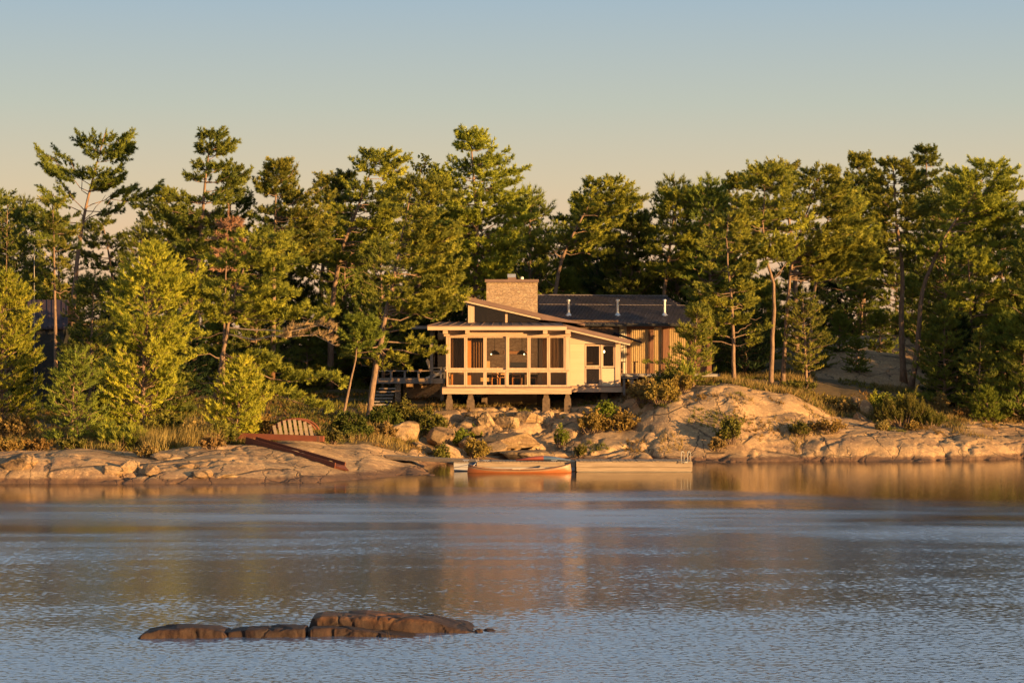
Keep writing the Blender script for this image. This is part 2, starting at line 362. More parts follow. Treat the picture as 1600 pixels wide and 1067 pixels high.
def terrain(x, y):
    x = np.atleast_1d(np.asarray(x, float)); y = np.atleast_1d(np.asarray(y, float))
    D = np.clip(y, 86, 184.9); X = np.clip(800 + x*F/D, -690, 2290)
    # wobble so that the shore does not follow straight joints
    Dw = D + .34*fbm(x*.35, y*.35, 2.2, 3)*np.clip((D-90)/4, 0, 1)
    Yp = col_lookup(X + 14*fbm(x*.6, y*.6, 5.1, 3), Dw)
    z = CAMZ - (Yp - HY)*D/F
    rock = np.clip((np.interp(X, SOILX, SOILD) - D)/1.6 + .5, 0, 1)
    back = np.clip((D-128)/3, 0, 1)*np.clip((X-1260)/30, 0, 1)*np.clip((1480-X)/30, 0, 1)
    rock = np.maximum(rock, back*.75)
    # fractured blocks
    qx = x*.48 + y*.32 + .55*fbm(x*.9, y*.9, 1.3, 3); qy = (y*.85 - x*.22) + .55*fbm(x*.9, y*.9, 8.3, 3)
    px_ = VOR[:, 0]*.48 + VOR[:, 1]*.32; py_ = VOR[:, 1]*.85 - VOR[:, 0]*.22
    h = np.zeros_like(x); g = np.zeros_like(x)
    for s in range(0, len(x), 20000):
        e = slice(s, s+20000)
        d2 = (qx[e, None]-px_[None])**2 + (qy[e, None]-py_[None])**2
        k = np.argpartition(d2, 1, axis=1)[:, :2]; dd = np.take_along_axis(d2, k, 1)
        o = np.argsort(dd, 1); k = np.take_along_axis(k, o, 1); dd = np.sqrt(np.take_along_axis(dd, o, 1))
        k0 = k[:, 0]; dx = qx[e]-px_[k0]; dy = qy[e]-py_[k0]
        h[e] = VH[k0]*.5 + .32*(VT[k0, 0]*dx + VT[k0, 1]*dy); g[e] = dd[:, 1]-dd[:, 0]
    amp = np.interp(X, [-100, 150, 190, 330, 380, 420, 640, 700, 740, 1000, 1060, 1110, 1300, 1420, 1440, 1480, 1500, 2300],
                       [.10, .09, .30, .30, .08, .03, .03, .35, .50, .42, .20, .05, .05, .03, .30, .30, .04, .08])
    amp = amp*np.clip((D-92.5)/1.5, 0, 1)
    z = z + rock*amp*(.45*h - .8*np.exp(-(g/.10)**2))
    rx = x*.42 + y*.20; ry = y*.85 - x*.50
    c1 = fbm(rx*.55, ry*.8, 6.6, 4); c2 = fbm(rx*.9+11, ry*.35+4, 2.6, 4)
    z = z - rock*np.clip((D-92.8)/1.2, 0, 1)*np.interp(X, [-100, 380, 430, 640, 700, 1230, 2300], [.12, .12, .05, .05, .20, .13, .13])*(np.exp(-(c1/.035)**2) + .7*np.exp(-(c2/.028)**2))
    z = z + rock*.16*fbm(rx*.22+3, ry*.34, 9.1, 2)*np.clip((D-94)/2, 0, 1)
    hm = lambda X_, D_, a, rx_, ry_: a*np.exp(-((x-XD(X_, D_))/rx_)**2 - ((y-D_)/ry_)**2)
    z = z + hm(1335, 137, .75, 4.2, 2.4) + hm(1405, 146, 1.1, 4.5, 3.5) + hm(1440, 133, .35, 2.5, 2)
    z = z + (.06-.03*rock)*fbm(x*1.6, y*1.6, .5, 4) + .16*fbm(x*.33, y*.4, 3.3, 3)*(1-.5*rock)*np.clip((D-92)/4, 0, 1)
    soil = 1 - np.where(back > .3, 0, rock); soil = np.where(back > .3, .28 + .75*(fbm(x*.30, y*.42, 4.4, 4)), soil)
    return z, soil
def ground(x, y): return float(terrain(x, y)[0][0])
def groundP(X, D): return ground(XD(X, D), D)

def build_terrain():
    Xs = np.concatenate([np.arange(-700, -60, 40), np.arange(-60, 1664, 3.6), np.arange(1680, 2300, 40)])
    Ds = np.concatenate([np.arange(86, 92, 1.), np.arange(92, 126, .13), np.arange(126, 150, .45), np.arange(150, 185, 2.5)])
    GX, GD = np.meshgrid(Xs, Ds); x = (GX-800)*GD/F; y = GD
    z, soil = terrain(x.ravel(), y.ravel())
    z = z.reshape(GX.shape); soil = soil.reshape(GX.shape)
    far = np.array([230., 320, 500, 900, 2000, 4000]); nx = len(Xs)
    fx = (Xs[None]-800)*far[:, None]/F*1.0; fz = np.repeat(z[-1:], len(far), 0)
    fx = np.where(np.abs(Xs[None]-800) > 1000, fx*2.2, fx)
    V = np.stack([np.concatenate([x, fx]), np.concatenate([y, np.repeat(far[:, None], nx, 1)]), np.concatenate([z, fz])], -1).reshape(-1, 3)
    sl = np.concatenate([soil, np.ones_like(fx)]).ravel()
    r = V.shape[0]//nx; idx = np.arange(r*nx).reshape(r, nx)
    f = np.stack([idx[:-1, :-1], idx[:-1, 1:], idx[1:, 1:], idx[1:, :-1]], -1).reshape(-1)
    me = np_mesh('bedrock_ground', V, f, 4, smooth=True)
    a = me.attributes.new('soil', 'FLOAT', 'POINT'); a.data.foreach_set('value', sl.astype(np.float32))
    o = link_mesh('ground', me, M['granite']); tag(o, 'pale granite shore with brown soil behind it', kind='structure')
build_terrain()

# ------------------------------------------------------------------ water
def wave_height(x, y):
    rg = np.random.RandomState(21); h = np.zeros_like(x); n = 64
    for i in range(n):
        lam = .11*(.46/.11)**((i+rg.rand())/n); th = rg.normal()*.75 + .25; k = 6.2832/lam; sl = .031 if lam < .24 else .012
        dx, dy = math.sin(th), math.cos(th); h = h + (sl/k)*np.sin(k*(x*dx + y*dy) + .6*fbm(x*.5/lam+i, y*.5/lam, i*.37, 1)*2 + rg.rand()*6.283)
    e = y + 24*fbm(x*.055+3, y*.13, .7, 4) - 3.0*np.exp(-((x-2)/7.)**2)*0
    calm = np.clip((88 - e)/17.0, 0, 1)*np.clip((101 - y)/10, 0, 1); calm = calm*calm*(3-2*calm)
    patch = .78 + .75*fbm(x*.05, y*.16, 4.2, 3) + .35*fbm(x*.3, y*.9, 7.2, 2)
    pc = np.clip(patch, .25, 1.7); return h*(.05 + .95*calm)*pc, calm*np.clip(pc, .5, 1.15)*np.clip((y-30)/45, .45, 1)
def build_water():
    m, nt, out = new_mat('lake_water')
    w3 = noise(nt, 11, 2, .5, (.8, 1.2, 1))
    rip = N(nt, 'ShaderNodeAttribute', attribute_name='ripple').outputs['Fac']
    shore_tint = ramp(nt, rip, ((0, (.07, .038, .014)), (.55, (.06, .105, .185))))      # amber shore reflection put into the calm water's colour, bluer where rippled
    p = principled(nt, out, shore_tint, math_(nt, 'ADD', .05, math_(nt, 'MULTIPLY', N(nt, 'ShaderNodeAttribute', attribute_name='ripple').outputs['Fac'], .29)), bump(nt, w3, .25, .008), 0, .5)
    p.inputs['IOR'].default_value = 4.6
    Xs = np.concatenate([[-9000, -2500, -900, -500], np.arange(-420, -60, 5.), np.arange(-60, 1664, 2.4), np.arange(1664, 2040, 5.), [2500, 4200, 11000]])
    Ds = np.concatenate([[-150, -40, 4, 16, 24, 30, 33.], np.exp(np.arange(math.log(35.), math.log(116), .00095)), [130, 180, 400, 1000, 4000.]])
    GX, GD = np.meshgrid(Xs, Ds); x = (GX-800)*np.maximum(GD, 30.)/F; z = np.zeros_like(x)
    ok = (GX > -430) & (GX < 2045) & (GD > 34.9) & (GD < 117)
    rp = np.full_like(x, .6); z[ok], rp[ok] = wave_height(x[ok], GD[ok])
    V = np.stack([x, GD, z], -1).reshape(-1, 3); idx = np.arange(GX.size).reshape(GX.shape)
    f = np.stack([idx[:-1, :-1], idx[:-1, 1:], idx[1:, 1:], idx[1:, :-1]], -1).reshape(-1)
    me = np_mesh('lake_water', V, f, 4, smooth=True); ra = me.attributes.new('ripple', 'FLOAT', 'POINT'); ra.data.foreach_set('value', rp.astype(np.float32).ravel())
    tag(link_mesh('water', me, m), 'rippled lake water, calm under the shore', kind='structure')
build_water()

# ------------------------------------------------------------------ foliage engine
def nrm(v): return v/np.maximum(np.linalg.norm(v, axis=-1, keepdims=True), 1e-9)
def blades(P, A, L, Wd, K, spread, rg, tint, quad=False):
    n = len(P); Pk = np.repeat(P, K, 0); Ak = np.repeat(A, K, 0); Lk = np.repeat(L, K)
    r = rg.normal(size=(n*K, 3)); d = nrm(Ak + spread*nrm(r)); l = Lk*(.65+.5*rg.rand(n*K))
    side = nrm(np.cross(d, rg.normal(size=(n*K, 3)))); w = (Wd*(.7+.6*rg.rand(n*K)))[:, None]
    base = Pk + .25*Lk[:, None]*rg.normal(size=(n*K, 3))*.35
    if quad:
        mid = base + d*l[:, None]*.5; V = np.stack([base, mid+side*w, base+d*l[:, None], mid-side*w], 1)
    else:
        V = np.stack([base-side*w*.5, base+side*w*.5, base+d*l[:, None]], 1)
    k = V.shape[1]; t = np.repeat(np.repeat(tint, K) + .18*(rg.rand(n*K)-.5), k)
    return V.reshape(-1, 3), k, t

STYLE = {  # K blades, blade length, width, spread, tuft spacing
 'pine':   dict(K=12, L=.18, w=.030, sp=.55, step=.082, up=.75, ct=10, gap=.27, H=.34),
 'young':  dict(K=10, L=.19, w=.025, sp=.62, step=.070, up=.95, ct=8, gap=.19, H=.24),
 'spruce': dict(K=8, L=.17, w=.045, sp=.9, step=.14, up=.2),
 'leaf':   dict(K=7, L=.15, w=.045, sp=1.4, step=.15, up=.4),
}
class Foliage:
    def __init__(s, style, seed): s.st = STYLE[style]; s.style = style; s.rg = np.random.RandomState(seed); s.P = []; s.A = []; s.T = []; s.clump = style == 'pine'
    def twig(s, p, d, ln, start=.25, tint=.5, thin=1.0):
        n = max(2, int(ln*(1-start)/s.st['step']*thin)); t = start + (1-start)*(np.arange(n)+s.rg.rand(n)*.8)/n
        pts = p[None] + d[None]*(t*ln)[:, None]; pts[:, 2] += .10*ln*t*t
        a = nrm(d[None]*.7 + np.array([0, 0, s.st['up']])[None] + s.rg.normal(size=(n, 3))*.32)
        s.P.append(pts); s.A.append(a); s.T.append(np.full(n, tint) + s.rg.rand()*.3-.15 + s.rg.rand(n)*.2-.1)
    def plume(s, p, d, ln, tint=.5):
        # rounded needle clumps strung along a side twig, with bare gaps between them
        k = max(1, int(round(ln/s.st.get('gap', .27)))); rg = s.rg
        for i in range(k):
            t = (1 - i/max(k, 1)*.80) if k > 1 else 1.0
            c = p + d*(ln*t) + rg.normal(size=3)*.03; c[2] += .10*ln*t*t
            ax = d + rg.normal(size=3)*.30 + np.array([0, 0, s.st['up']*.6]); ax = ax/np.linalg.norm(ax)
            H = s.st.get('H', .34)*(.7+.6*rg.rand()); n = int(s.st.get('ct', 9)*(.75+.5*rg.rand())); q = np.linspace(-.55, .45, n)
            o = nrm(rg.normal(size=(n, 3))); o = nrm(o - (o@ax)[:, None]*ax[None])
            s.P.append(c[None] + ax[None]*(q*H)[:, None] + o*.035); s.A.append(nrm(ax[None]*.85 + o*.55))
            s.T.append(np.full(n, tint) + rg.rand()*.56-.30 + rg.rand(n)*.12-.06)
    def mesh(s, name, scale=1.0, origin=(0,0,0)):
        P = np.concatenate(s.P) - np.asarray(origin)[None]; A = np.concatenate(s.A); T = np.concatenate(s.T)
        L = s.st['L']*scale*(.8+.4*s.rg.rand(len(P)))
        V, k, t = blades(P, A, L, s.st['w']*scale, s.st['K'], s.st['sp'], s.rg, T, quad=(s.style == 'leaf'))
        return np_mesh(name, V, np.arange(len(V)), k, t)

def limb(fol, mb, p0, p1, rad, spread=1.0, start=.3, sag=.0, sub=1.0, tint=.5, dens=1.0, leafless=False, flat=.12):
    """One limb from the trunk out to p1 with side twigs in a flat fan; twigs carry the needle tufts."""
    p0 = np.asarray(p0, float); p1 = np.asarray(p1, float); v = p1-p0; R = np.linalg.norm(v); rg = fol.rg
    n = 6; t = np.linspace(0, 1, n); pts = p0[None] + v[None]*t[:, None]
    pts[:, 2] += -sag*R*np.sin(t*math.pi)*.5 + .0
    pts[1:-1] += rg.normal(size=(n-2, 3))*.035*R
    if mb is not None: mb.tube(pts, list(np.linspace(rad, max(.010, rad*.25), n)), 5, False)
    if leafless: return
    hd = np.array([v[0], v[1], 0.]); hd = hd/max(np.linalg.norm(hd), 1e-6); sd = np.array([-hd[1], hd[0], 0.])
    step = .23/dens; ns = max(3, int(R*(1-start)/step)); sgn = 1
    for i in range(ns):
        s = start + (1-start)*(i + rg.rand()*.7)/ns; q = s*(n-1); k = min(int(q), n-2); p = pts[k]*(1-(q-k)) + pts[k+1]*(q-k)
        ln = ((.30*R+.22)*(1.12-s)*(.55+.75*rg.rand())+.14)*sub
        ang = math.radians(68-38*s)*spread*sgn*(.7+.5*rg.rand()); sgn = -sgn
        d = hd*math.cos(ang) + sd*math.sin(ang) + np.array([0, 0, .10+flat*1.2*rg.normal()+.16*s]); d = d/np.linalg.norm(d)
        if fol.clump: fol.plume(p, d, ln, tint)
        else: fol.twig(p, d, ln, .12, tint)
    d = nrm(pts[-1]-pts[-2]) + np.array([0, 0, .15]); (fol.plume if fol.clump else fol.twig)(pts[-1]-d*.1, nrm(d), .35*sub, tint=tint)

ALLTREES = {}
def pine(name, label, D, trunk, rad, prof, seed, style='pine', mat='pine', whorl=.62, per=5, keep=.85, up=.28, dens=1.0, start=.3,
         extra=(), bare=(), dead=(), sub=1.0, scale=1.0, group=None, cat='pine tree', depth=.85, flat=.12, base=None, barkmat='bark', sunk=.15, jit=.25):
    rg = np.random.RandomState(seed)
    tx = np.array([p[0] for p in trunk], float); ty = np.array([p[1] for p in trunk], float); td = np.array([p[2] if len(p) > 2 else 0 for p in trunk], float)
    bx_, by_ = XD(tx[0], D), D
    bz = ground(bx_, by_) - sunk if base is None else base
    P = np.stack([XD(tx, D), D + td, ZY(ty, D)], -1); P[0] = (bx_, D, bz)
    if len(P) > 2 and P[1, 2] <= bz + .1: P = np.delete(P, 1, 0)
    # smooth the trunk a little
    tt = np.concatenate([[0], np.cumsum(np.linalg.norm(np.diff(P, axis=0), axis=1))]); n = max(6, len(P)*3)
    s = np.linspace(0, tt[-1], n); T = np.stack([np.interp(s, tt, P[:, i]) for i in range(3)], -1)
    T[1:-1] = .5*T[1:-1] + .25*(T[:-2] + T[2:]); T[1:-1, :2] += rg.normal(size=(n-2, 2))*.018
    root = empty(name, (bx_, D, bz), label, cat, group)
    mb = MB(); rr = rad*.62*D/F; fr = s/tt[-1]
    radii = list(np.maximum(rr*(1-.88*fr**1.1), .018)); radii[0] *= 1.3
    mb.tube(T, radii, 8)
    def at_z(z):
        z = np.clip(z, T[0, 2], T[-1, 2]); return np.array([np.interp(z, T[:, 2], T[:, 0]), np.interp(z, T[:, 2], T[:, 1]), z])
    def rad_z(z): return float(np.interp(z, T[:, 2], radii))
    fol = Foliage(style, seed+1)
    pr = sorted(prof, key=lambda a: -a[0]); pz = np.array([ZY(a[0], D) for a in pr]); pl = np.array([XD(a[1], D) for a in pr]); prt = np.array([XD(a[2], D) for a in pr])
    z = pz[0]; az = rg.rand()*6.28; ztop = pz[-1]
    while z < ztop:
        m = max(2, int(round(per + rg.randint(-1, 2))))
        az += 2.4; wf = rg.uniform(.74, 1.08) if style == 'pine' else 1.0; lay = style == 'pine'
        for k in range(m):
            if rg.rand() > keep: continue
            a = az + 6.283*k/m + rg.normal()*.3; zt = z + rg.normal()*jit*whorl*(.8 if style == 'pine' else 1)
            zt = min(max(zt, pz[0]), ztop)
            c = at_z(zt); xl = np.interp(zt, pz, pl); xr = np.interp(zt, pz, prt)
            rx = (xr - c[0]) if math.cos(a) > 0 else (c[0] - xl); cx = c[0]
            ctr = (xl+xr)/2; half = max((xr-xl)/2, .15)*(1.10 if style == 'pine' else 1.0); ry = half*depth
            # an ellipse about the crown's own centre line, reached from the trunk
            lf = wf*(rg.uniform(.62, 1.06) if lay else rg.uniform(.60, 1.10)); tipx = ctr + half*math.cos(a)*lf + (.10*half if lay else 0); tipy = c[1] + ry*math.sin(a)*lf
            tip = np.array([tipx, tipy, zt]); R = math.hypot(tipx-c[0], tipy-c[1])
            if R < .12: continue
            z0 = zt - up*(.62 if lay else 1)*R*(.7+.6*rg.rand()); p0 = at_z(max(z0, T[0, 2]+.4))
            limb(fol, mb, p0, tip, max(.012, min(rad_z(p0[2])*.42, .012+.014*R)), 1.0, start if R > .8 else .08, .10 if lay else .06, sub*(1.12 if lay else 1), .35+.35*rg.rand(), dens, flat=flat)
        z += whorl*(1.72 if style == 'pine' else 1.05)*(.65+.7*rg.rand())*(1.0 if ztop - z > 1.6 else .6)
    # leader
    top = T[-1]; fol.twig(top-np.array([0, 0, .5]), np.array([.05, 0, 1.]), .6, 0, .5)
    for e in extra:      # foliage limbs named by tip: (trunk row, tip col, tip row, depth offset, breadth)
        ya, xt, yt, dd = e[:4]; w = e[4] if len(e) > 4 else 1.0; st = e[5] if len(e) > 5 else .35
        p0 = at_z(ZY(ya, D)); p1 = W(xt, yt, D+dd); limb(fol, mb, p0, p1, max(.02, rad_z(p0[2])*.4), 1.0, st, .05, sub*w, .55, dens*1.15, flat=flat)
    for e in bare:
        ya, xt, yt, dd = e; p0 = at_z(ZY(ya, D)); p1 = W(xt, yt, D+dd); limb(fol, mb, p0, p1, max(.02, rad_z(p0[2])*.35), leafless=True, sag=.1)
    O = np.array(root.location)
    mb.build('trunk', M[barkmat], root, smooth=True)
    me = fol.mesh(name+'_crown', scale, O); link_mesh('crown', me, M[mat], root)
    if dead:
        dm = MB(); df = Foliage('pine', seed+5); df.clump = False; df.st = dict(df.st, up=.75, sp=.5, L=.24, w=.03)
        for ya, xt, yt, dd in dead:
            p0 = at_z(ZY(ya, D)); p1 = W(xt, yt, D+dd); limb(df, dm, p0, p1, .035, .8, .45, -.05, .75, .5, 1.0)
        b = dm.build('dead_branch', M['dead_wood'], root); b['label'] = 'dead branch with rust brown needles'
        link_mesh('dead_needles', df.mesh('dead_needles', .95, O), M['rust_needles'], b)
    ALLTREES[label] = root
    return root
def copy_tree(root, X, D, rz, sc, label, group=None, name=None):
    o = root.copy(); COL.objects.link(o); x = XD(X, D); o.location = (x, D, ground(x, D)-.2); o.rotation_euler = (0, 0, rz); o.scale = (sc, sc, sc)
    o['label'] = label
    if group: o['group'] = group
    elif 'group' in o: del o['group']
    if name: o.name = name
    for ch in list(root.children):
        c = ch.copy(); COL.objects.link(c); c.parent = o
        for g in ch.children:
            d = g.copy(); COL.objects.link(d); d.parent = c
    return o
# ------------------------------------------------------------------ the pines of the shore and behind the house
# far left
pine('white_pine', 'tall crooked pine at far left with bare leaning trunk and one long limb reaching right', 125,
     [(112,640),(115,470),(122,390),(132,330),(143,290),(152,250),(165,206)], 9,
     [(206,150,185),(215,120,195),(235,108,195),(255,112,190),(275,128,180),(292,140,172)], 11, up=.45, per=6, whorl=.42, mat='pine_dark', dens=1.3, sub=1.35,
     extra=[(290,68,240,.3,1.1),(300,78,262,-.6,1.0),(305,92,240,.8,1),(330,243,292,-.2,.85,.45),(325,205,296,.8,.9),(350,190,318,0,.8),(340,70,300,0,1.1),(350,60,330,-.8,1.2),
            (365,48,345,.5,1.2),(390,45,380,-.5,1.1),(375,90,330,-1.2,1.1),(400,85,350,.6,1.1),(330,100,290,.5,1.0),(285,185,262,.4,.8),(300,190,276,-.6,.7)], bare=[(345,165,305,.2)])
pine('white_pine', 'small sunlit pine standing in front of the crooked pine at far left', 118, [(88,600),(85,400),(82,318)], 6,
     [(318,74,94),(345,58,112),(375,50,122),(410,48,120),(450,50,125)], 12, keep=.7, whorl=.6)
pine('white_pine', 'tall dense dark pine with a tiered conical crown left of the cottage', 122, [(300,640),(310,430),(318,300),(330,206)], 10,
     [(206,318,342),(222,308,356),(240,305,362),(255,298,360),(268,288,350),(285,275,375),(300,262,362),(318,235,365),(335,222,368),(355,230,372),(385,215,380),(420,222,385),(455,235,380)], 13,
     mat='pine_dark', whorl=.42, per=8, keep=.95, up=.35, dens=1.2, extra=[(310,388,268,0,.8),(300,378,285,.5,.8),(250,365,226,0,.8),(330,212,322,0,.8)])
pine('young_pine', 'bright bushy young pine cut off by the left edge of the picture', 105, [(2,680),(4,550),(6,425)], 5,
     [(425,-10,15),(450,-30,38),(480,-50,62),(520,-65,72),(560,-75,70),(600,-80,62),(640,-80,58),(668,-70,50)], 14, style='young', mat='pine_young', whorl=.36, per=8, keep=1, up=.55, dens=1.65)
pine('young_pine', 'tall bright yellow green young pine, the broadest on the left shore', 104, [(222,690),(225,560),(232,470),(238,382)], 6.5,
     [(382,228,250),(400,205,275),(420,188,292),(445,172,310),(475,166,308),(510,170,300),(545,160,300),(580,152,290),(615,150,275),(645,140,262),(668,145,245)], 15,
     style='young', mat='pine_young', whorl=.38, per=9, keep=.95, up=.55, dens=1.65, flat=.2, extra=[(500,312,415,0,1),(560,305,455,.4,1)])
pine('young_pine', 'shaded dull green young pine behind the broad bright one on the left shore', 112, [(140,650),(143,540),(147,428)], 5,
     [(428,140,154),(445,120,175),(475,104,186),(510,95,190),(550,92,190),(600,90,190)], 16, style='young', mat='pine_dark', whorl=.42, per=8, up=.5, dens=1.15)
pine('young_pine', 'small dull pine low on the left shore with pale upright leaders', 102.3, [(112,690),(114,620),(118,548)], 4,
     [(545,104,126),(570,85,150),(600,72,165),(635,62,172),(668,60,175),(684,66,165)], 17, style='young', mat='pine_dark', whorl=.34, per=8, up=.5, dens=1.2)
pine('white_pine', 'leaning pine with two rust brown dead boughs above the slatted arch', 105,
     [(325,692),(336,620),(347,560),(357,500),(370,450),(385,400),(400,362)], 7.5,
     [(360,385,425),(375,355,452),(395,330,466),(415,318,468),(435,310,462),(460,300,450),(480,308,420),(498,312,400)], 18, whorl=.36, per=7, keep=.95, up=.22, dens=1.25, flat=.08,
     extra=[(505,518,488,-.4,.8,.35),(500,470,478,.8,1.0),(470,455,460,-1,1.0),(550,420,560,-.6,.9,.4),(555,468,592,0,.9,.3),(560,530,604,.2,.75,.45),(590,508,640,-.4,.75,.4),(520,300,530,.5,.9),(560,288,548,-.5,1),
            (600,285,590,0,.9),(590,410,590,.8,.9),(610,390,640,0,.9),(470,290,440,.4,1)],
     dead=[(512,522,516,-2.4),(522,524,540,-2.2)], bare=[(505,400,470,-.6)], depth=.8)
pine('young_pine', 'bright young pine at the foot of the leaning pine beside the slatted arch', 103.8, [(368,692),(372,640),(378,565)], 4,
     [(562,370,388),(585,345,405),(610,335,420),(640,325,418),(665,312,408),(684,318,398)], 19, style='young', mat='pine_young', whorl=.34, per=8, keep=1, up=.5, dens=1.65)
pine('dying_pine', 'thin half dead pine with rust brown needles between two dark pines', 118, [(348,620),(352,430),(357,325)], 4,
     [(335,352,360),(355,345,370),(385,340,376),(415,338,378),(445,340,374)], 20, mat='rust_needles', whorl=.5, per=5, keep=.75, dens=.9)
pine('white_pine', 'ragged pine with a bare forked dead top against the sky', 126, [(425,620),(428,420),(430,330),(433,258)], 8,
     [(256,424,446),(275,415,455),(300,395,462),(318,388,500),(340,385,520),(365,392,510),(395,400,505)], 21, whorl=0.40, per=7, keep=.96, dens=1.1, bare=[(300,468,252,0),(290,455,268,.3),(330,510,290,0)],
     extra=[(330,495,285,.4,.8),(345,515,305,-.5,.9)])
pine('white_pine', 'broad pine with a dark bare lower trunk midway between left shore and cottage', 129, [(515,640),(518,480),(530,400),(560,320),(590,238)], 9,
     [(236,570,612),(255,545,640),(280,535,645),(310,520,640),(340,500,640),(370,480,630),(400,460,610)], 22, whorl=0.40, per=8, keep=.96, dens=1.1, extra=[(430,455,405,0,1),(440,470,425,.6,1)])
pine('oak_tree', 'wispy small leaved oak top showing between two pines left of the cottage', 133, [(650,640),(655,450),(660,330),(665,248)], 7,
     [(245,650,680),(265,625,690),(300,610,700),(340,610,700),(400,615,700)], 23, style='leaf', mat='leaf', whorl=.55, per=6, up=.7, dens=1.0, cat='oak tree')
pine('white_pine', 'tallest dense pine right behind the cottage chimney with a plume at its tip', 133, [(742,640),(742,450),(745,330),(738,260),(735,204)], 10,
     [(202,722,748),(222,715,755),(232,720,770),(245,695,790),(270,680,808),(300,672,818),(335,678,812),(365,690,812),(395,700,815),(425,705,800),(455,700,790)], 24,
     whorl=0.34, per=9, keep=.96, up=.45, dens=1.2, extra=[(270,768,228,.3,.8),(262,790,236,-.4,.8)])
pine('white_pine', 'big pine with a stout trunk standing on the slope left of the deck', 115,
     [(576,655),(583,600),(592,550),(604,480),(618,420),(632,350),(645,285)], 8.5,
     [(270,620,672),(290,612,700),(310,605,712),(335,612,715),(355,625,710),(380,625,705),(405,610,718),(430,592,735),(455,588,735),(478,592,712)], 25, whorl=0.35, per=8, keep=.96, up=.25, dens=1.2,
     extra=[(545,690,552,-.3,.8),(540,560,545,-.5,1),(535,670,535,.6,.9),(530,548,530,.4,1),(545,632,570,-.8,.9),(545,598,575,-1,.9),(520,640,510,-.7,1),(560,540,555,.4,.8)], bare=[(480,640,476,-.2),(430,585,420,0),(430,592,410,.3)])
pine('slender_pine', 'slender leaning trunk with a small crown left of the stout pine', 113.5, [(532,662),(545,610),(556,560),(562,500)], 4.2,
     [(498,548,580),(520,535,590),(545,538,588)], 26, mat='pine_dark', whorl=.4, per=6, keep=.9)
# right of the chimney
pine('white_pine', 'leaning pine with an open windswept crown above the dark metal roof', 136,
     [(862,640),(866,460),(877,405),(893,370),(915,330),(938,282)], 8,
     [(280,922,962),(295,905,990),(312,885,998),(330,865,998),(348,850,985),(365,840,960),(385,830,930)], 27, whorl=0.37, per=7, keep=.96, up=.3, dens=1.1,
     extra=[(400,822,392,0,1),(405,835,372,-.5,1),(395,950,395,.5,1),(410,850,410,-1,1)], bare=[(450,848,430,-.3)])
pine('white_pine', 'rounded pine with sunlit upper tufts right of the windswept one', 138, [(1035,640),(1038,450),(1050,360),(1060,302)], 8,
     [(300,1040,1078),(320,1030,1088),(345,1020,1092),(370,1005,1090),(400,1000,1085),(430,1005,1080)], 28, whorl=0.40, per=8, keep=.96, dens=1.1)
pine('white_pine', 'dark low pine between the windswept pine and the rounded one', 140, [(965,640),(965,450),(985,345)], 7,
     [(345,975,1005),(370,935,1015),(400,920,1020),(430,915,1010),(460,910,1000)], 29, mat='pine_dark', whorl=.5, per=7, keep=.9)
pine('white_pine', 'forked pine with a pale Y shaped trunk at the edge of the right slope', 123,
     [(1205,606),(1208,520),(1210,440),(1196,405),(1192,340),(1196,262)], 6.2,
     [(258,1182,1212),(275,1160,1230),(300,1140,1245),(330,1130,1250),(360,1122,1240),(385,1140,1240),(402,1170,1235)], 30, whorl=0.37, per=8, keep=.96, up=.35, dens=1.15,
     extra=[(440,1232,405,.2,.8,.75),(440,1250,380,.4,.9,.7)])
pine('white_pine', 'tall straight trunked pine just right of the forked pine with a wide spreading crown', 124.5,
     [(1223,606),(1229,500),(1236,410),(1262,330),(1285,262)], 5.8,
     [(260,1262,1302),(275,1240,1315),(300,1235,1330),(325,1235,1350),(350,1240,1362),(375,1245,1365),(400,1242,1352),(422,1245,1325)], 31, whorl=0.37, per=8, keep=.96, up=.3, dens=1.15,
     extra=[(400,1368,395,0,.9),(405,1345,430,-.4,.9)])
pine('white_pine', 'pine with a leaning reddish trunk behind the tall straight one', 129, [(1262,605),(1270,470),(1276,425),(1290,350),(1310,300)], 6,
     [(298,1295,1330),(330,1270,1350),(370,1262,1372),(405,1270,1378),(430,1285,1370)], 32, whorl=.5, per=6, keep=.85, bare=[(445,1340,455,0),(430,1330,440,.4)])
pine('white_pine', 'pine beside the right end of the cottage with low sweeping boughs', 121,
     [(1147,594),(1146,520),(1142,450),(1135,390),(1138,335)], 5.6,
     [(335,1125,1155),(360,1105,1172),(390,1085,1185),(420,1072,1195),(450,1068,1195),(475,1075,1185),(500,1095,1172)], 33, whorl=.44, per=7, keep=.9, up=.2, dens=1.15,
     extra=[(530,1080,490,-.8,1),(540,1062,520,-.6,.9),(530,1195,510,.3,.9),(540,1182,535,-.5,.8),(530,1110,515,-1,.9)], bare=[(520,1175,505,.2),(500,1190,495,-.3)])
pine('young_pine', 'bushy low pine overlapping the right end of the cottage', 119.4, [(1082,606),(1084,560),(1090,478)], 4,
     [(478,1082,1098),(500,1070,1108),(525,1058,1116),(550,1045,1120),(572,1030,1120),(590,1035,1110)], 34, style='young', mat='pine', whorl=.34, per=8, up=.35, dens=1.2, extra=[(570,1008,568,-.3,.8)])
pine('young_pine', 'young pine with a bare lower stem right of the two straight trunks', 124, [(1262,602),(1258,540),(1254,455)], 4,
     [(455,1246,1262),(475,1232,1282),(500,1222,1298),(530,1222,1304),(552,1228,1292),(575,1238,1280)], 35, style='young', mat='pine', whorl=.38, per=8, up=.3, dens=1.15)
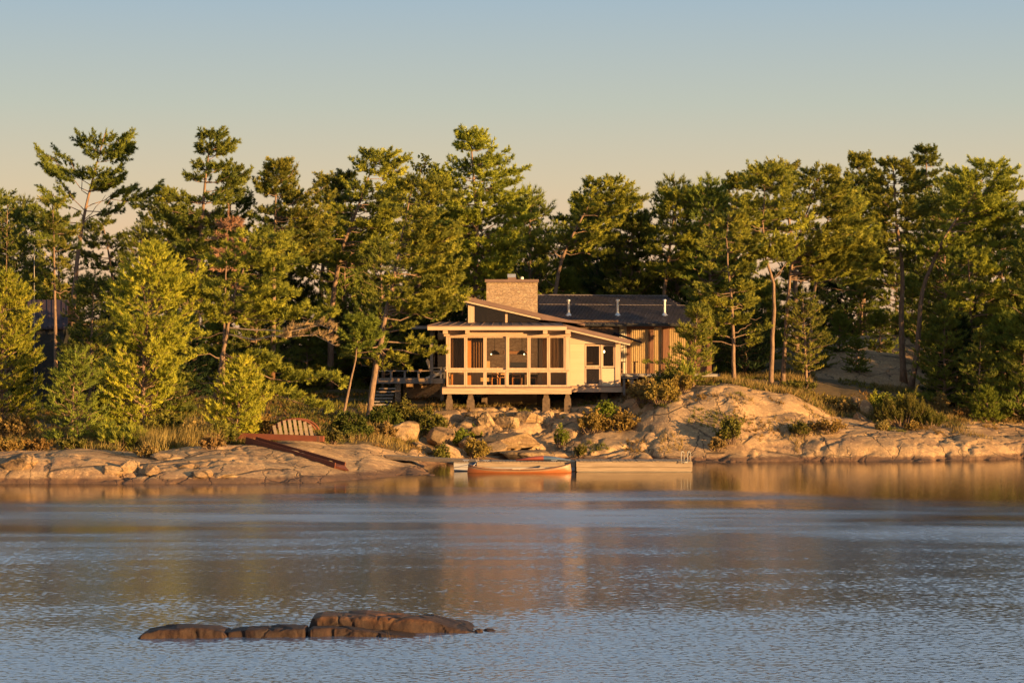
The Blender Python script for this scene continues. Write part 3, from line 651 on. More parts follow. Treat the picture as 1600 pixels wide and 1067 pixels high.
pine('white_pine', 'tall round topped pine second from the right edge', 131, [(1412,640),(1408,500),(1412,420),(1400,340),(1395,252)], 8.5,
     [(250,1375,1412),(270,1362,1435),(295,1345,1452),(320,1340,1455),(345,1345,1450),(370,1350,1440),(395,1360,1432)], 36, whorl=0.38, per=8, keep=.96, up=.35, dens=1.1, extra=[(430,1370,420,-.6,1),(440,1350,450,.4,1)])
pine('white_pine', 'tall pine with long right reaching limbs near the right edge', 129.5, [(1422,640),(1432,560),(1440,450),(1475,370),(1520,310),(1548,258)], 8,
     [(256,1520,1566),(268,1485,1580),(285,1470,1586),(305,1468,1592),(325,1480,1590),(345,1475,1570),(370,1450,1540),(395,1440,1500)], 37, whorl=0.38, per=8, keep=.96, up=.3, dens=1.1,
     extra=[(350,1598,345,0,.8,.4),(400,1420,385,0,1),(380,1590,382,.4,.8,.45)])
pine('white_pine', 'spreading shaded pine filling the lower right below the long limbed one', 127, [(1520,640),(1518,520),(1512,395)], 7,
     [(385,1500,1535),(410,1470,1575),(440,1450,1600),(475,1448,1600),(505,1475,1590)], 38, mat='pine', whorl=.48, per=8, keep=.9, dens=1.1)
pine('spruce_tree', 'dark young spruce with a pointed leader beside the bright shrub at lower right', 122.5, [(1532,640),(1530,600),(1533,520)], 4,
     [(520,1530,1536),(545,1515,1552),(575,1500,1565),(610,1492,1578),(640,1490,1580)], 39, style='young', mat='pine_dark', whorl=.32, per=8, up=.25, dens=1.15, cat='spruce tree')
pine('young_pine', 'bright leafy young pine, low and round, at the right end of the rock', 120.6, [(1541,664),(1541,640),(1543,608)], 3,
     [(606,1538,1548),(622,1525,1558),(640,1518,1566),(655,1516,1568),(664,1522,1562)], 40, style='young', mat='bright_leaf', whorl=.22, per=7, up=.7, dens=1.1, scale=.85)
pine('white_pine', 'pine cut off by the right edge of the picture', 128, [(1640,640),(1635,500),(1625,330)], 8,
     [(330,1600,1640),(360,1590,1680),(400,1580,1700),(450,1575,1710),(520,1580,1710),(590,1590,1700)], 41, mat='pine_dark', whorl=.5, per=8, keep=.9)
pine('sparse_shrub_tree', 'sparse leafed sapling against the sky at the far left edge', 124, [(8,640),(10,420),(12,315)], 3,
     [(315,5,20),(340,-8,32),(370,-15,36),(400,-15,38)], 42, style='leaf', mat='leaf', whorl=.6, per=4, keep=.6, up=.8, dens=.45, cat='sapling')

# trees massed behind, copies of kinds built above
T_ = list(ALLTREES.items())
def src(txt): return next(o for l, o in T_ if txt in l)
sA, sB, sC, sD, sE, sF, sG = src('tall dense dark'), src('tallest dense'), src('shaded dull'), src('spreading shaded'), src('dark low pine'), src('rounded pine'), src('dark young spruce')
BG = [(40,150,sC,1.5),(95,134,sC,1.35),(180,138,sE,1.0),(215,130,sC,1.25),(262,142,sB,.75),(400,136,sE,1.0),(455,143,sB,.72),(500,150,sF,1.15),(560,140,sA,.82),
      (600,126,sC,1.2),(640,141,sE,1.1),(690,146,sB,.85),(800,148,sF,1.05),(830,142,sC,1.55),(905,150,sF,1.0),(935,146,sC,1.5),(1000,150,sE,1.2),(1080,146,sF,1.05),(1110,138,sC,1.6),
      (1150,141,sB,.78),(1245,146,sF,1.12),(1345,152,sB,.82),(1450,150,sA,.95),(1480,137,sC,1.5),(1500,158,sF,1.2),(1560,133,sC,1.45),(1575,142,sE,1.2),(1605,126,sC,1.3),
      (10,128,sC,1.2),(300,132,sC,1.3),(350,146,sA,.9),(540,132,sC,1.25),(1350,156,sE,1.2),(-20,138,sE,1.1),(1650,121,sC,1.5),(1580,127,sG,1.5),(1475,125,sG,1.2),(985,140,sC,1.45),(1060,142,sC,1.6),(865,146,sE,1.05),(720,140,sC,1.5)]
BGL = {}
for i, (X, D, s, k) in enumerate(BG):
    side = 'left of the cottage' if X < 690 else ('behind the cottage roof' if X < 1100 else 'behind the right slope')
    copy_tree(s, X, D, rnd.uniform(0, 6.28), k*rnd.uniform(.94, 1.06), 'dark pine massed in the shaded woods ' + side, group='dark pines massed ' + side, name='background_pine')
# two pines standing just outside the frame on the right, whose crowns shade the far slope
copy_tree(sD, 1690, 118, 1.0, 1.25, 'shaded pine standing beyond the right edge of the rock', group='pines at the right end of the island', name='background_pine')
for X, D, r, k in ((1705, 131, 2.2, 1.3), (1785, 134, 3.1, 1.3), (1745, 126, 4.0, 1.2), (1860, 136, .7, 1.3)):
    copy_tree(sD, X, D, r, k, 'shaded pine standing beyond the right edge of the rock', group='pines at the right end of the island', name='background_pine')
# ------------------------------------------------------------------ the cottage
def quadslab(mb, p, th):                       # a roof slab: four top corners, thickness downwards
    p = [np.asarray(q, float) for q in p]; lo = [q - np.array([0, 0, th]) for q in p]
    return mb.hexa(lo + p)
def poly_prism(mb, pts, D0, D1):               # outline in photo columns/rows at D0, extruded back to D1
    a = [W(X, Y, D0) for X, Y in pts]; b = [np.array([q[0], D1, q[2]]) for q in a]; n = len(a)
    return mb.add(a + b, [tuple(range(n)), tuple(reversed(range(n, 2*n)))] + [(i+n, (i+1) % n + n, (i+1) % n, i) for i in range(n)])

PF = 118.0
cot = empty('lake_cottage', (XD(800, PF), PF, ZY(610, PF)), 'long wooden cottage on stone piers with glazed porch, stone chimney and dark metal roof', 'cottage')
def B(name, mat, mb, parent=cot): return mb.build(name, M[mat], parent)

# floor frame, piers
B('rim_beam', 'cedar', MB().px(691, 893, 606.2, 615.5, PF-.1, PF+.12).px(691, 695, 606.2, 615.3, PF+.12, 124))
B('floor', 'dark_wood', MB().px(691.5, 892, 605, 609, PF+.125, 127))
B('sill_flashing', 'fascia_brown', MB().px(691, 893, 604.4, 606, PF-.16, PF+.12))
def pier(X0, X1, Yt, Yb, D):
    zt, zb = ZY(Yt, D), ZY(Yb, D); x0, x1 = XD(X0, D), XD(X1, D); g = min(ground((x0+x1)/2, D+.2), zb) - .4; x0, x1 = x0+.03, x1-.03
    r = MB().hexa([(x0-.03, D-.03, g), (x1+.03, D-.03, g), (x1+.03, D+.43, g), (x0-.03, D+.43, g), (x0, D, zt), (x1, D, zt), (x1, D+.4, zt), (x0, D+.4, zt)])
    o = B('pier', 'pier_stone', r); m = (x0+x1)/2; s = (x1-x0)
    k = MB(); k.hexa([(m-s*.42, D+.04, zt+.002), (m+s*.42, D+.04, zt+.002), (m+s*.42, D+.36, zt+.002), (m-s*.42, D+.36, zt+.002), (m-s*.28, D+.08, ZY(615.8, D)), (m+s*.28, D+.08, ZY(615.8, D)), (m+s*.28, D+.32, ZY(615.8, D)), (m-s*.28, D+.32, ZY(615.8, D))])
    k.build('bracket', M['pier_stone'], o)
for a in ((696, 708, 624.5, 645, PF+.1), (728.5, 742, 624.5, 646, PF+.1), (847, 860, 622.5, 641, PF+.15), (881, 893, 622.5, 640, PF+.15), (938, 950, 613, 632, 119.8), (752, 762, 617, 640, 121.5), (838, 848, 617, 640, 121.5)): pier(*a)
B('foundation_wall', 'cedar', MB().px(752, 839, 612, 646, 122.6, 123))

# porch glazing
def window(X0, X1, Y0, Y1, D, fw=2.3, pane='glass', dep=.09, mat='cedar_v'):
    m = MB(); e = .12
    m.px(X0, X0+fw, Y0, Y1, D, D+dep).px(X1-fw, X1, Y0, Y1, D, D+dep).px(X0+fw, X1-fw, Y0, Y0+fw*.9, D+.004, D+dep).px(X0+fw, X1-fw, Y1-fw*1.2, Y1, D+.004, D+dep)
    f = m.build('window', M[mat], cot)
    MB().px(X0+fw-e, X1-fw+e, Y0+fw*.9-e, Y1-fw*1.2+e, D+dep*.45, D+dep*.45+.012).build('pane', M[pane], f)
UP = [(701.6, 727.6), (728, 757.6), (758, 791), (793.4, 826.4), (826.8, 857), (857.4, 883)]
LO = [(697.8, 727.4), (727.8, 757.6), (758, 791.2), (792.6, 825.8), (826.2, 857.4), (857.8, 887.6)]
for X0, X1 in UP: window(X0, X1, 525.6, 577.6, PF+.03)
for X0, X1 in LO: window(X0, X1, 579.8, 604.2, PF-.06)
B('corner_post', 'cedar_v', MB().px(697, 701.2, 525.6, 579, PF, PF+.2)); B('corner_post', 'cedar_v', MB().px(883.4, 891, 525.6, 604, PF+.004, PF+.2))
B('mullion', 'cedar_v', MB().px(790.6, 793.8, 525.6, 604, PF-.075, PF+.02))
B('sill', 'cedar', MB().px(695, 889.4, 577.8, 579.6, PF-.12, PF+.14))
for a in ((730, 736), (848, 854.5)): B('inner_post', 'orange_wood', MB().px(a[0], a[1], 524, 604.5, PF+1.0, PF+1.25))
B('inner_post', 'orange_wood', MB().px(703.5, 707.5, 525, 604.5, PF+.6, PF+.8))
B('header_beam', 'cedar', MB().px(693.5, 892, 521.9, 525.4, PF-.1, PF+.2))
for a in ((692, 699.5), (727, 733.5), (848.5, 855.5), (883.5, 891.5)): B('rafter_end', 'cedar', MB().px(a[0], a[1], 515.5, 521.6, PF-.66, PF+.03))
B('frieze_board', 'cedar', MB().px(694, 889, 515.2, 521.7, PF+.035, PF+.1))
# low porch roof
rf = MB(); c = [W(667, 509.4, PF-.72), W(886, 509.4, PF-.72), W(868, 502.5, 124), W(690, 502.8, 124)]
quadslab(rf, c, .09); roof = B('porch_roof', 'porch_metal', rf)
sm = MB()
for i in range(14):
    t = i/13; a = c[0]*(1-t)+c[1]*t; b = c[3]*(1-t)+c[2]*t; sm.bar(a+np.array([0,0,.012]), b+np.array([0,0,.012]), .025, .03)
sm.build('seam', M['fascia_brown'], roof)
B('fascia_board', 'cream', MB().px(668, 885.5, 510.4, 515.8, PF-.74, PF-.665))
B('drip_edge', 'fascia_brown', MB().px(667.4, 886, 508.4, 510.3, PF-.77, PF-.67))
B('soffit', 'mauve', MB().px(668.5, 885, 514.4, 515.1, PF-.66, PF+.034))
# porch back wall, side walls and ceiling
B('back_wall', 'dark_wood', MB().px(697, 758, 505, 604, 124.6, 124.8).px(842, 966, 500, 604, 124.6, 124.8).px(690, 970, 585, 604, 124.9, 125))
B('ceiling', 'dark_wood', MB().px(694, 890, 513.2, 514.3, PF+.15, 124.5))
sw = MB(); x = XD(698, PF)
for D in (119.6, 121.2, 122.8): sw.box((x-.06, D, ZY(604, PF)), (x+.06, D+.12, ZY(525, PF)))
sw.box((x-.055, PF+.21, ZY(580, PF)), (x+.055, 124.5, ZY(577.6, PF))); B('side_framing', 'cedar_v', sw)
B('side_glass', 'glass', MB().box((x-.01, PF+.22, ZY(604, PF)), (x+.01, 124.5, ZY(580.2, PF))).box((x-.01, PF+.22, ZY(577.4, PF)), (x+.01, 124.5, ZY(525, PF))))
def curtain(name, mat, X0, X1, Y0, Y1, D, n=14, amp=.05):
    m = MB(); k = n*4; x0, x1 = XD(X0, D), XD(X1, D); z0, z1 = ZY(Y1, D), ZY(Y0, D); v = []
    for i in range(k+1):
        t = i/k; y = D + amp*math.sin(t*n*6.283) + amp*.4*math.sin(t*17); v += [(x0+(x1-x0)*t, y, z0), (x0+(x1-x0)*t, y, z1)]
    m.add(v, [(2*i, 2*i+2, 2*i+3, 2*i+1) for i in range(k)]); return B(name, mat, m)
for a in ((708, 727, 526, 580), (737, 757, 526, 580), (860, 872, 526, 580), (875, 881, 526, 580)): curtain('curtain', 'curtain', *a, PF+1.5, 5)

# gabled bay on the right of the porch
RD = 119.3
def lap(mb, X0, X1, Y0, Y1, D, step=2.55):
    y = Y0
    while y < Y1 - .05:
        y1 = min(y+step, Y1); x0, x1 = XD(X0, D), XD(X1, D); zt, zb = ZY(y, D), ZY(y1, D)
        mb.hexa([(x0, D-.028, zb), (x1, D-.028, zb), (x1, D+.12, zb), (x0, D+.12, zb), (x0, D-.004, zt), (x1, D-.004, zt), (x1, D+.12, zt), (x0, D+.12, zt)]); y = y1
sd = MB(); lap(sd, 890.4, 913.6, 537.5, 603, RD); B('siding', 'siding', sd); sd = MB(); lap(sd, 940.6, 960.6, 575.6, 603, RD); B('siding', 'siding', sd)
up = MB(); poly_prism(up, [(885, 515.5), (885, 537.3), (961.3, 537.3), (961.3, 531.8)], RD+.004, RD+.1); B('gable_panel', 'cream', up)
B('beam_end', 'cedar', MB().px(961.8, 969.2, 528.4, 535.5, RD-.62, RD-.065))
window(914, 938.4, 538.6, 573.4, RD-.03, 2.2); window(914, 938.4, 574.2, 602.6, RD-.03, 2.2, 'glass_dark'); window(940.4, 961, 538.6, 574.6, RD-.028, 2.2)
B('mullion', 'cedar_v', MB().px(938.5, 940.3, 538.6, 603, RD-.05, RD+.1))
B('corner_post', 'cedar_v', MB().px(961.4, 969.6, 529.5, 603, RD-.06, RD+.3))
B('rim_beam', 'cedar', MB().px(893.2, 971, 604.2, 612.6, RD-.1, RD+.12).box((XD(970, RD)-.05, RD+.125, ZY(612.4, RD)), (XD(970, RD)+.1, 124.5, ZY(604.2, RD))))
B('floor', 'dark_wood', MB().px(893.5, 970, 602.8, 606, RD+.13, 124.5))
B('ledge', 'fascia_brown', MB().px(890.5, 971, 602.9, 604.1, RD-.14, RD+.1))
B('side_wall', 'siding', MB().box((XD(969, RD)-.1, RD+.31, ZY(603, RD)), (XD(969, RD), 124.5, ZY(531, RD))))
# its sloping roof edge
def rake(X0, Y0, X1, Y1, D, D2, lit, brown, matroof):
    m = MB(); poly_prism(m, [(X0, Y0+brown), (X1, Y1+brown), (X1, Y1+brown+lit), (X0, Y0+brown+lit)], D+.05, D+.15); B('rake_trim', 'cream', m)
    m = MB(); poly_prism(m, [(X0, Y0), (X1, Y1), (X1, Y1+brown-.06), (X0, Y0+brown-.06)], D, D+.13); B('rake_fascia', 'fascia_brown', m)
    a = W(X0, Y0+.3, D+.131); b = W(X1, Y1+.3, D+.131); m = MB(); quadslab(m, [a, b, np.array([b[0], D2, b[2]]), np.array([a[0], D2, a[2]])], .14); return B('shed_roof', matroof, m)
rake(880, 506.2, 984.5, 531.0, RD-.7, 123.6, 3.2, 5.6, 'roof_metal')
quadslab(mb_ := MB(), [W(960, 519, 123.7), W(1003, 533.2, 123.7), np.array([W(1003, 533.2, 123.7)[0], 124.9, W(1003, 533.2, 123.7)[2]]), np.array([W(960, 519, 123.7)[0], 124.9, W(960, 519, 123.7)[2]])], .1); B('eave', 'roof_metal', mb_)
# upper shed roof over the clerestory
UD = 122.0
rake(704, 457.2, 846, 490.2, UD, 128, 3.2, 6.6, 'roof_metal')
m = MB(); poly_prism(m, [(845.9, 490.2), (912, 505.2), (912, 506.2), (845.9, 499.6)], UD+.02, UD+.14); B('rake_fascia', 'fascia_brown', m)
m = MB(); a = W(845, 490.3, UD+.15); b = W(914, 505.6, UD+.15); quadslab(m, [a, b, np.array([b[0], 128, b[2]]), np.array([a[0], 128, a[2]])], .12); B('shed_roof', 'fascia_brown', m)
B('clerestory_post', 'cedar_v', MB().px(731.4, 741.2, 470, 505, UD+.3, UD+.6)); B('clerestory_post', 'cedar_v', MB().px(789.4, 793, 487, 504, UD+.3, UD+.45))
m = MB(); poly_prism(m, [(741.4, 474.5), (789.2, 488), (789.2, 503.6), (741.4, 503.6)], UD+.4, UD+.42); poly_prism(m, [(793.2, 489), (842, 501.5), (842, 503.6), (793.2, 503.6)], UD+.4, UD+.42); B('clerestory_glass', 'glass_dark', m)
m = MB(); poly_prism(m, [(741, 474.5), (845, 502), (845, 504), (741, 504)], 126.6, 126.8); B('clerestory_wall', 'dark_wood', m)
# chimney
ch = MB(); ch.px(760, 840, 441.2, 604, 124.9, 126.4); chim = B('chimney', 'stone', ch)
MB().px(757.8, 842, 436.6, 441, 124.75, 126.6).build('cap', M['fascia_brown'], chim)
fl = MB().px(793.5, 806.5, 433.6, 436.5, 125.2, 126.1); fl.build('flue_base', M['fascia_brown'], chim)
MB().px(793, 806, 428.2, 433.5, 125.3, 125.9).build('flue', M['steel'], chim); MB().lathe(W(815.5, 436.5, 125.5), [(.09, 0), (.09, .1), (.05, .13)], 10).build('vent', M['white'], chim)
# hearth opening seen through the porch glass
B('hearth', 'black', MB().px(797, 822, 566, 585, 124.86, 124.89)); B('mantel', 'orange_wood', MB().px(788, 824, 548.5, 553, 124.6, 124.89))

# long rear wing: dark standing seam roof
e0, e1 = W(838, 505.8, 124.3), W(1086, 505.8, 124.3); r0, r1 = W(838, 461.5, 131.2), W(1043, 463, 131.2); h1 = W(1087, 489, 129.0)
m = MB(); n_ = np.array([0, 0, -.12]); top = [e0, e1, h1, r1, r0]
m.add([p+n_ for p in top] + top, [(4, 3, 2, 1, 0), (5, 6, 7, 8, 9)] + [(i, (i+1) % 5, (i+1) % 5+5, i+5) for i in range(5)]); wing = B('wing_roof', 'roof_metal', m)
sm = MB(); up_ = np.array([0, 0, .011])
def onroof(u, v):                            # u along the eave 0..1 (0.84 of it at the ridge), v up the slope
    a = e0*(1-u)+e1*u; b = r0*(1-u)+(r0+(e1-e0))*u; return a*(1-v)+b*v
for k in range(-24, 44):                     # seams run down and to the right
    u0 = k/40; du = .56; ts = []
    for t in np.linspace(0, 1, 41):
        u = u0 + du*(1-t); p = onroof(u, t)
        # inside the hip line
        lim = 1.0 if t < .3 else 1.0 - (t-.3)/.7*.14
        if 0 <= u <= lim: ts.append(p + up_)
    if len(ts) > 2: sm.bar(ts[0], ts[-1], .05, .022)
sm.build('seam', M['rib'], wing)
MB().bar(onroof(0, .66)+up_*2.4, onroof(.97, .62)+up_*2.4, .035, .03).build('snow_guard', M['rib'], wing)
MB().bar(e0+np.array([0,-.06,-.06]), e1+np.array([0,-.06,-.06]), .1, .13).build('gutter', M['black'], wing)
MB().bar(r0+np.array([0,0,.03]), r1+np.array([0,0,.03]), .14, .06).build('ridge_cap', M['rib'], wing)
for X in (888.5, 965, 1038.5):
    D = 126.3; t = (D-124.3)/6.9; z0 = float(e0[2]*(1-t)+r0[2]*t); x = XD(X, D)
    p = MB().lathe((x, D, z0), [(.072, .06), (.072, .72), (.105, .725), (.105, .80), (.06, .83)], 12).build('stovepipe', M['steel'], cot, smooth=False)
    MB().lathe((x, D, z0-.06), [(.20, 0), (.17, .05), (.10, .14), (.08, .20)], 12).build('flashing', M['steel'], p)
# wing front wall with curtained glass
WD = 125.4
B('wing_wall', 'red_wood', MB().px(966, 984, 500, 586, WD, WD+.2).px(1015, 1020, 500, 586, WD, WD+.2).px(1036, 1044, 500, 586, WD, WD+.2).px(1080, 1112, 500, 586, WD, WD+.2).px(984.1, 1014.9, 500, 513, WD+.01, WD+.2).px(1020.1, 1035.9, 500, 510, WD+.01, WD+.2).px(1044.1, 1079.9, 500, 512, WD+.01, WD+.2))
B('wing_soffit', 'red_wood', MB().box((XD(900, 125), 124.35, ZY(507.2, 124.4)), (XD(1110, 125), WD+.2, ZY(507.2, 124.4)+.05)))
for X0, X1, Y0 in ((984.2, 1014.8, 513.2), (1020.2, 1035.8, 510.2), (1044.2, 1079.8, 512.2)): window(X0, X1, Y0, 585.5, WD+.03, 1.4, 'glass', .07, 'red_wood')
for X0, X1 in ((968, 979), (985, 1014), (1021, 1035), (1045, 1079)): curtain('curtain', 'pale_curtain', X0, X1, 509, 586, WD+.16 if X0 > 980 else WD-.08, max(3, int((X1-X0)/3)), .010)
B('wing_back', 'dark_wood', MB().px(840, 1112, 500, 590, 133, 133.2).px(840, 1112, 586.5, 590, 125.62, 132.9)); B('wing_end', 'red_wood', MB().box((XD(1112, WD)-.1, WD+.21, ZY(590, WD)), (XD(1112, WD), 132.9, ZY(505, WD))).px(840, 965.9, 503, 590, WD+.01, WD+.2))
# sunny deck in front of the wing
deck = B('deck', 'grey_wood', MB().px(970.5, 1125, 584.4, 588.4, 121.4, WD-.02))
for X in (971.5, 991.5, 1012, 1034): pst = MB().px(X-1.4, X+1.4, 566, 584.3, 121.5, 121.6).px(X-2.6, X+6, 564.6, 565.9, 121.42, 121.68).build('railing_post', M['red_wood'], deck)
for X in (984, 1030, 1080): MB().px(X, X+5, 588.5, 612, 121.6, 121.8).build('deck_post', M['grey_wood'], deck)

# shaded deck on the left with its own flat roof
LD = 123.0
ld = B('deck', 'grey_wood', MB().px(590, 695, 591.2, 599.2, LD, LD+.08).px(590, 694, 591.6, 593.5, LD+.085, 129))
MB().px(587.5, 695, 578.6, 580.2, LD-.1, LD+.14).build('handrail', M['grey_wood'], ld)
for X in (589.5, 611.2, 632.4, 653.6, 674.6): MB().px(X-1.7, X+1.7, 580.4, 599, LD-.07, LD-.005).build('railing_post', M['grey_wood'], ld)
B('side_roof', 'grey_wood', MB().px(640, 700, 508.6, 513.6, LD-.6, 128)); B('side_roof_skin', 'roof_metal', MB().px(639, 700, 507.4, 508.5, LD-.65, 128))
B('porch_post', 'grey_wood', MB().px(671.6, 676.8, 513.8, 591, LD+.2, LD+.35))
B('side_glass_wall', 'glass_dark', MB().px(678, 700, 514, 591, 127, 127.03)); B('side_back_wall', 'dark_wood', MB().px(678, 700, 513, 591, 127.2, 127.4))
B('deck_pillar', 'stone', MB().px(617, 626, 599.4, 628, LD+.1, LD+.45).px(688, 694, 599.4, 636, LD+.1, LD+.4)); B('base_wall', 'stone', MB().px(630, 688, 599.4, 640, 124.6, 124.9))
st = MB()
for i in range(6): st.px(592-4*i, 618-1.5*i, 606+5*i, 608.2+5*i, 121.8-.28*i, 122.1-.28*i)
steps = st.build('wooden_steps', M['grey_wood'], None, W(600, 640, 121)); tag(steps, 'weathered grey wooden steps rising to the shaded deck behind the stout pine', 'steps')
ML = MB(); ML.px(654.5, 659.5, 577.2, 578.4, LD-.06, LD+.1).px(656.2, 658, 580.3, 583, LD-.09, LD-.06); tag(ML.build('rail_lantern', M['cedar'], None, W(657, 578, LD)), 'little brass coloured lantern fixed on the handrail of the shaded deck', 'lantern')

# things on the decks and in the porch
def adirondack(X, D, zf, rz, label):
    t = empty('adirondack_chair', (XD(X, D), D, zf), label, 'chair'); L = Vector(t.location)
    def part(name, mb, mat='white'):
        mb.v = [tuple(Vector(v)+L) for v in mb.v]; return mb.build(name, M[mat], t)
    s = MB()
    for i in range(6): s.bar((-.26, -.3+.1*i, .36-.025*i), (.26, -.3+.1*i, .36-.025*i), .08, .02)
    part('seat', s); b = MB()
    for i in range(5): b.bar((-.22+.11*i, .22, .22), (-.25+.125*i, .52, 1.0-.04*abs(i-2)), .09, .02, (0, 1, 0))
    part('backrest', b)
    for sx in (-1, 1):
        part('armrest', MB().bar((sx*.33, -.38, .56), (sx*.33, .36, .52), .12, .025)); part('leg', MB().bar((sx*.30, -.3, 0), (sx*.30, -.3, .55), .09, .03)); part('leg', MB().bar((sx*.29, -.3, .30), (sx*.29, .52, 0), .03, .1))
    t.rotation_euler = (0, 0, rz); return t
adirondack(683, 124.3, ZY(591.4, LD+.085)+.0, math.radians(75), 'grey slatted armchair on the shaded deck beside the porch corner')
def chair(X, D, zf, rz, label):
    t = empty('dining_chair', (XD(X, D), D, zf), label, 'chair', 'chairs round the porch table'); L = Vector(t.location)
    def part(name, mb, mat='orange_wood'): mb.v = [tuple(Vector(v)+L) for v in mb.v]; return mb.build(name, M[mat], t)
    part('seat', MB().box((-.22, -.22, .42), (.22, .22, .46)))
    for sx in (-1, 1):
        part('leg', MB().bar((sx*.2, -.2, 0), (sx*.2, -.2, .42), .045)); part('leg', MB().bar((sx*.2, .2, 0), (sx*.19, .26, .95), .045))
    b = MB()
    for z in (.6, .74, .88): b.bar((-.19, .235, z), (.19, .235, z), .02, .07)
    part('backrest', b); t.rotation_euler = (0, 0, rz)
FZ = ZY(605, PF+.125)
for X, D, r, l in ((774, 120.1, 3.3, 'slatted wooden dining chair left of the middle in the glazed porch'), (784, 121.9, .1, 'slatted wooden dining chair behind the table near the wide mullion'), (808, 120.0, 3.0, 'slatted wooden dining chair right of the wide mullion in the porch'), (832, 120.9, 1.4, 'wooden dining chair at the right end of the porch table')): chair(X, D, FZ, r, l)
tb = empty('dining_table', (XD(800, 121), 121, FZ), 'dark wooden dining table inside the glazed porch', 'table')
MB().box((XD(778, 121), 120.5, FZ+.70), (XD(824, 121), 121.5, FZ+.75)).build('table_top', M['dark_wood'], tb)
for X, D in ((781, 120.6), (821, 120.6), (781, 121.4), (821, 121.4)): MB().box((XD(X, 121)-.04, D-.04, FZ), (XD(X, 121)+.04, D+.04, FZ+.70)).build('leg', M['dark_wood'], tb)
for X, Xb, l in ((773, 767.5, 'lit black pendant lamp in the porch left of the wide mullion'), (815.5, 819, 'lit black pendant lamp in the porch right of the wide mullion')):
    D = 120.9; t = empty('pendant_lamp', W(X, 547, D), l, 'lamp', 'pendant lamps in the porch'); p = W(X, 552, D)
    MB().lathe(p, [(.25, -.06), (.21, .04), (.10, .12), (.03, .15)], 14).build('lamp_shade', M['black'], t)
    MB().tube([W(X, 547.5, D), W(X, 514.5, D)], .012, 5).build('cord', M['black'], t)
    MB().lathe(W(Xb, 553.5, D-.3), [(.01, -.035), (.035, -.015), (.035, .02), (.01, .04)], 10).build('bulb', M['bulb'], t)
    pl = bpy.data.lights.new('pendant_light', 'SPOT'); pl.energy = 90; pl.color = (1, .66, .36); pl.shadow_soft_size = .06; pl.spot_size = math.radians(135); pl.spot_blend = .6; po = bpy.data.objects.new('pendant_light', pl); COL.objects.link(po); po.location = [float(c) for c in W(Xb, 555, D+.3)]; po.rotation_euler = Vector((0, -.85, .5)).to_track_quat('Z', 'Y').to_euler()
ac = empty('armchair', W(763, 590, 119.6), 'pale upholstered armchair showing behind the left porch panes', 'armchair')
MB().px(752, 765.5, 564, 577, 119.7, 119.9).build('backrest', M['siding'], ac); MB().px(751, 766, 590, 596, 119.3, 119.95).build('seat', M['siding'], ac)
bn = empty('bench', (XD(984, 120.6), 120.6, groundP(984, 120.6)), 'low grey plank bench on the rock at the cottage right corner', 'bench'); zz = ZY(589.5, 120.6)
MB().box((XD(971.5, 120.6), 120.4, zz-.05), (XD(997, 120.6), 120.8, zz)).build('seat', M['grey_wood'], bn)
for X in (975, 988): MB().box((XD(X, 120.6)-.06, 120.5, groundP(984, 120.6)-.15), (XD(X, 120.6)+.06, 120.7, zz-.052)).build('leg', M['grey_wood'], bn)
kt = empty('desk', W(927, 570, 120.4), 'dark desk standing behind the bay window right of the porch', 'desk'); MB().px(905, 960, 566, 568, 120.0, 120.6).build('desk_top', M['dark_wood'], kt); MB().px(906, 909, 568.1, 603, 120.1, 120.5).build('leg', M['dark_wood'], kt); MB().px(955, 958, 568.1, 603, 120.1, 120.5).build('leg', M['dark_wood'], kt)
ds = empty('table_lamp', W(944, 560, 120.3), 'small lit lamp behind the narrow window of the bay', 'lamp'); MB().lathe(W(944, 566, 120.3), [(.06, 0), (.06, .02), (.012, .04), (.012, .5)], 8).build('stem', M['black'], ds); MB().lathe(W(944, 549, 120.3), [(.03, -.08), (.05, 0), (.02, .06)], 8).build('bulb', M['bulb'], ds)
fw = empty('flower_vase', W(927, 600, 119.8), 'bunch of pale flowers behind the lower bay window', 'flowers'); MB().lathe(W(927, 602.6, 119.8), [(.07, 0), (.09, .12), (.05, .3)], 10).build('vase', M['white'], fw)
fm = MB()
for i in range(16): fm.lathe(W(927+rnd.uniform(-5.5, 5.5), 589+rnd.uniform(-5, 4), 119.8+rnd.uniform(-.1, .1)), [(.01, -.03), (.05, 0), (.01, .03)], 6)
fm.build('blossoms', M['siding'], fw)

# ------------------------------------------------------------------ dark hut and antenna far left
hut = empty('boathouse_hut', (XD(75, 121), 121, groundP(75, 121)), 'dark hut with a purple black metal roof among trees at left', 'hut')
z0 = groundP(75, 121)-.3; x0, x1 = XD(48, 121), XD(104, 121)
MB().box((x0+.15, 121, z0), (x1-.15, 124.5, ZY(510, 121))).build('wall', M['black'], hut)
hr = MB(); quadslab(hr, [W(43, 511, 120.6), W(106, 511, 120.6), W(106, 468.5, 123.2), W(43, 468.5, 123.2)], .1); quadslab(hr, [W(43, 468.6, 123.21), W(106, 468.6, 123.21), np.array([W(106, 511, 120.6)[0], 125.5, W(106, 511, 120.6)[2]]), np.array([W(43, 511, 120.6)[0], 125.5, W(43, 511, 120.6)[2]])], .1)
hro = hr.build('roof', M['hut_metal'], hut); s = MB()
for i in range(9):
    X = 44+i*7.6; s.bar(W(X, 511, 120.6)+up_, W(X, 468.5, 123.2)+up_, .04, .05)
s.build('seam', M['hut_metal'], hro)
an = empty('television_antenna', (XD(53.5, 120), 120, groundP(53.5, 120)), 'thin metal aerial mast with cross bars at the far left', 'antenna')
MB().tube([(XD(53.5, 120), 120, groundP(53.5, 120)-.1), W(53.5, 376, 120)], .022, 6).build('mast', M['grey_wood'], an)
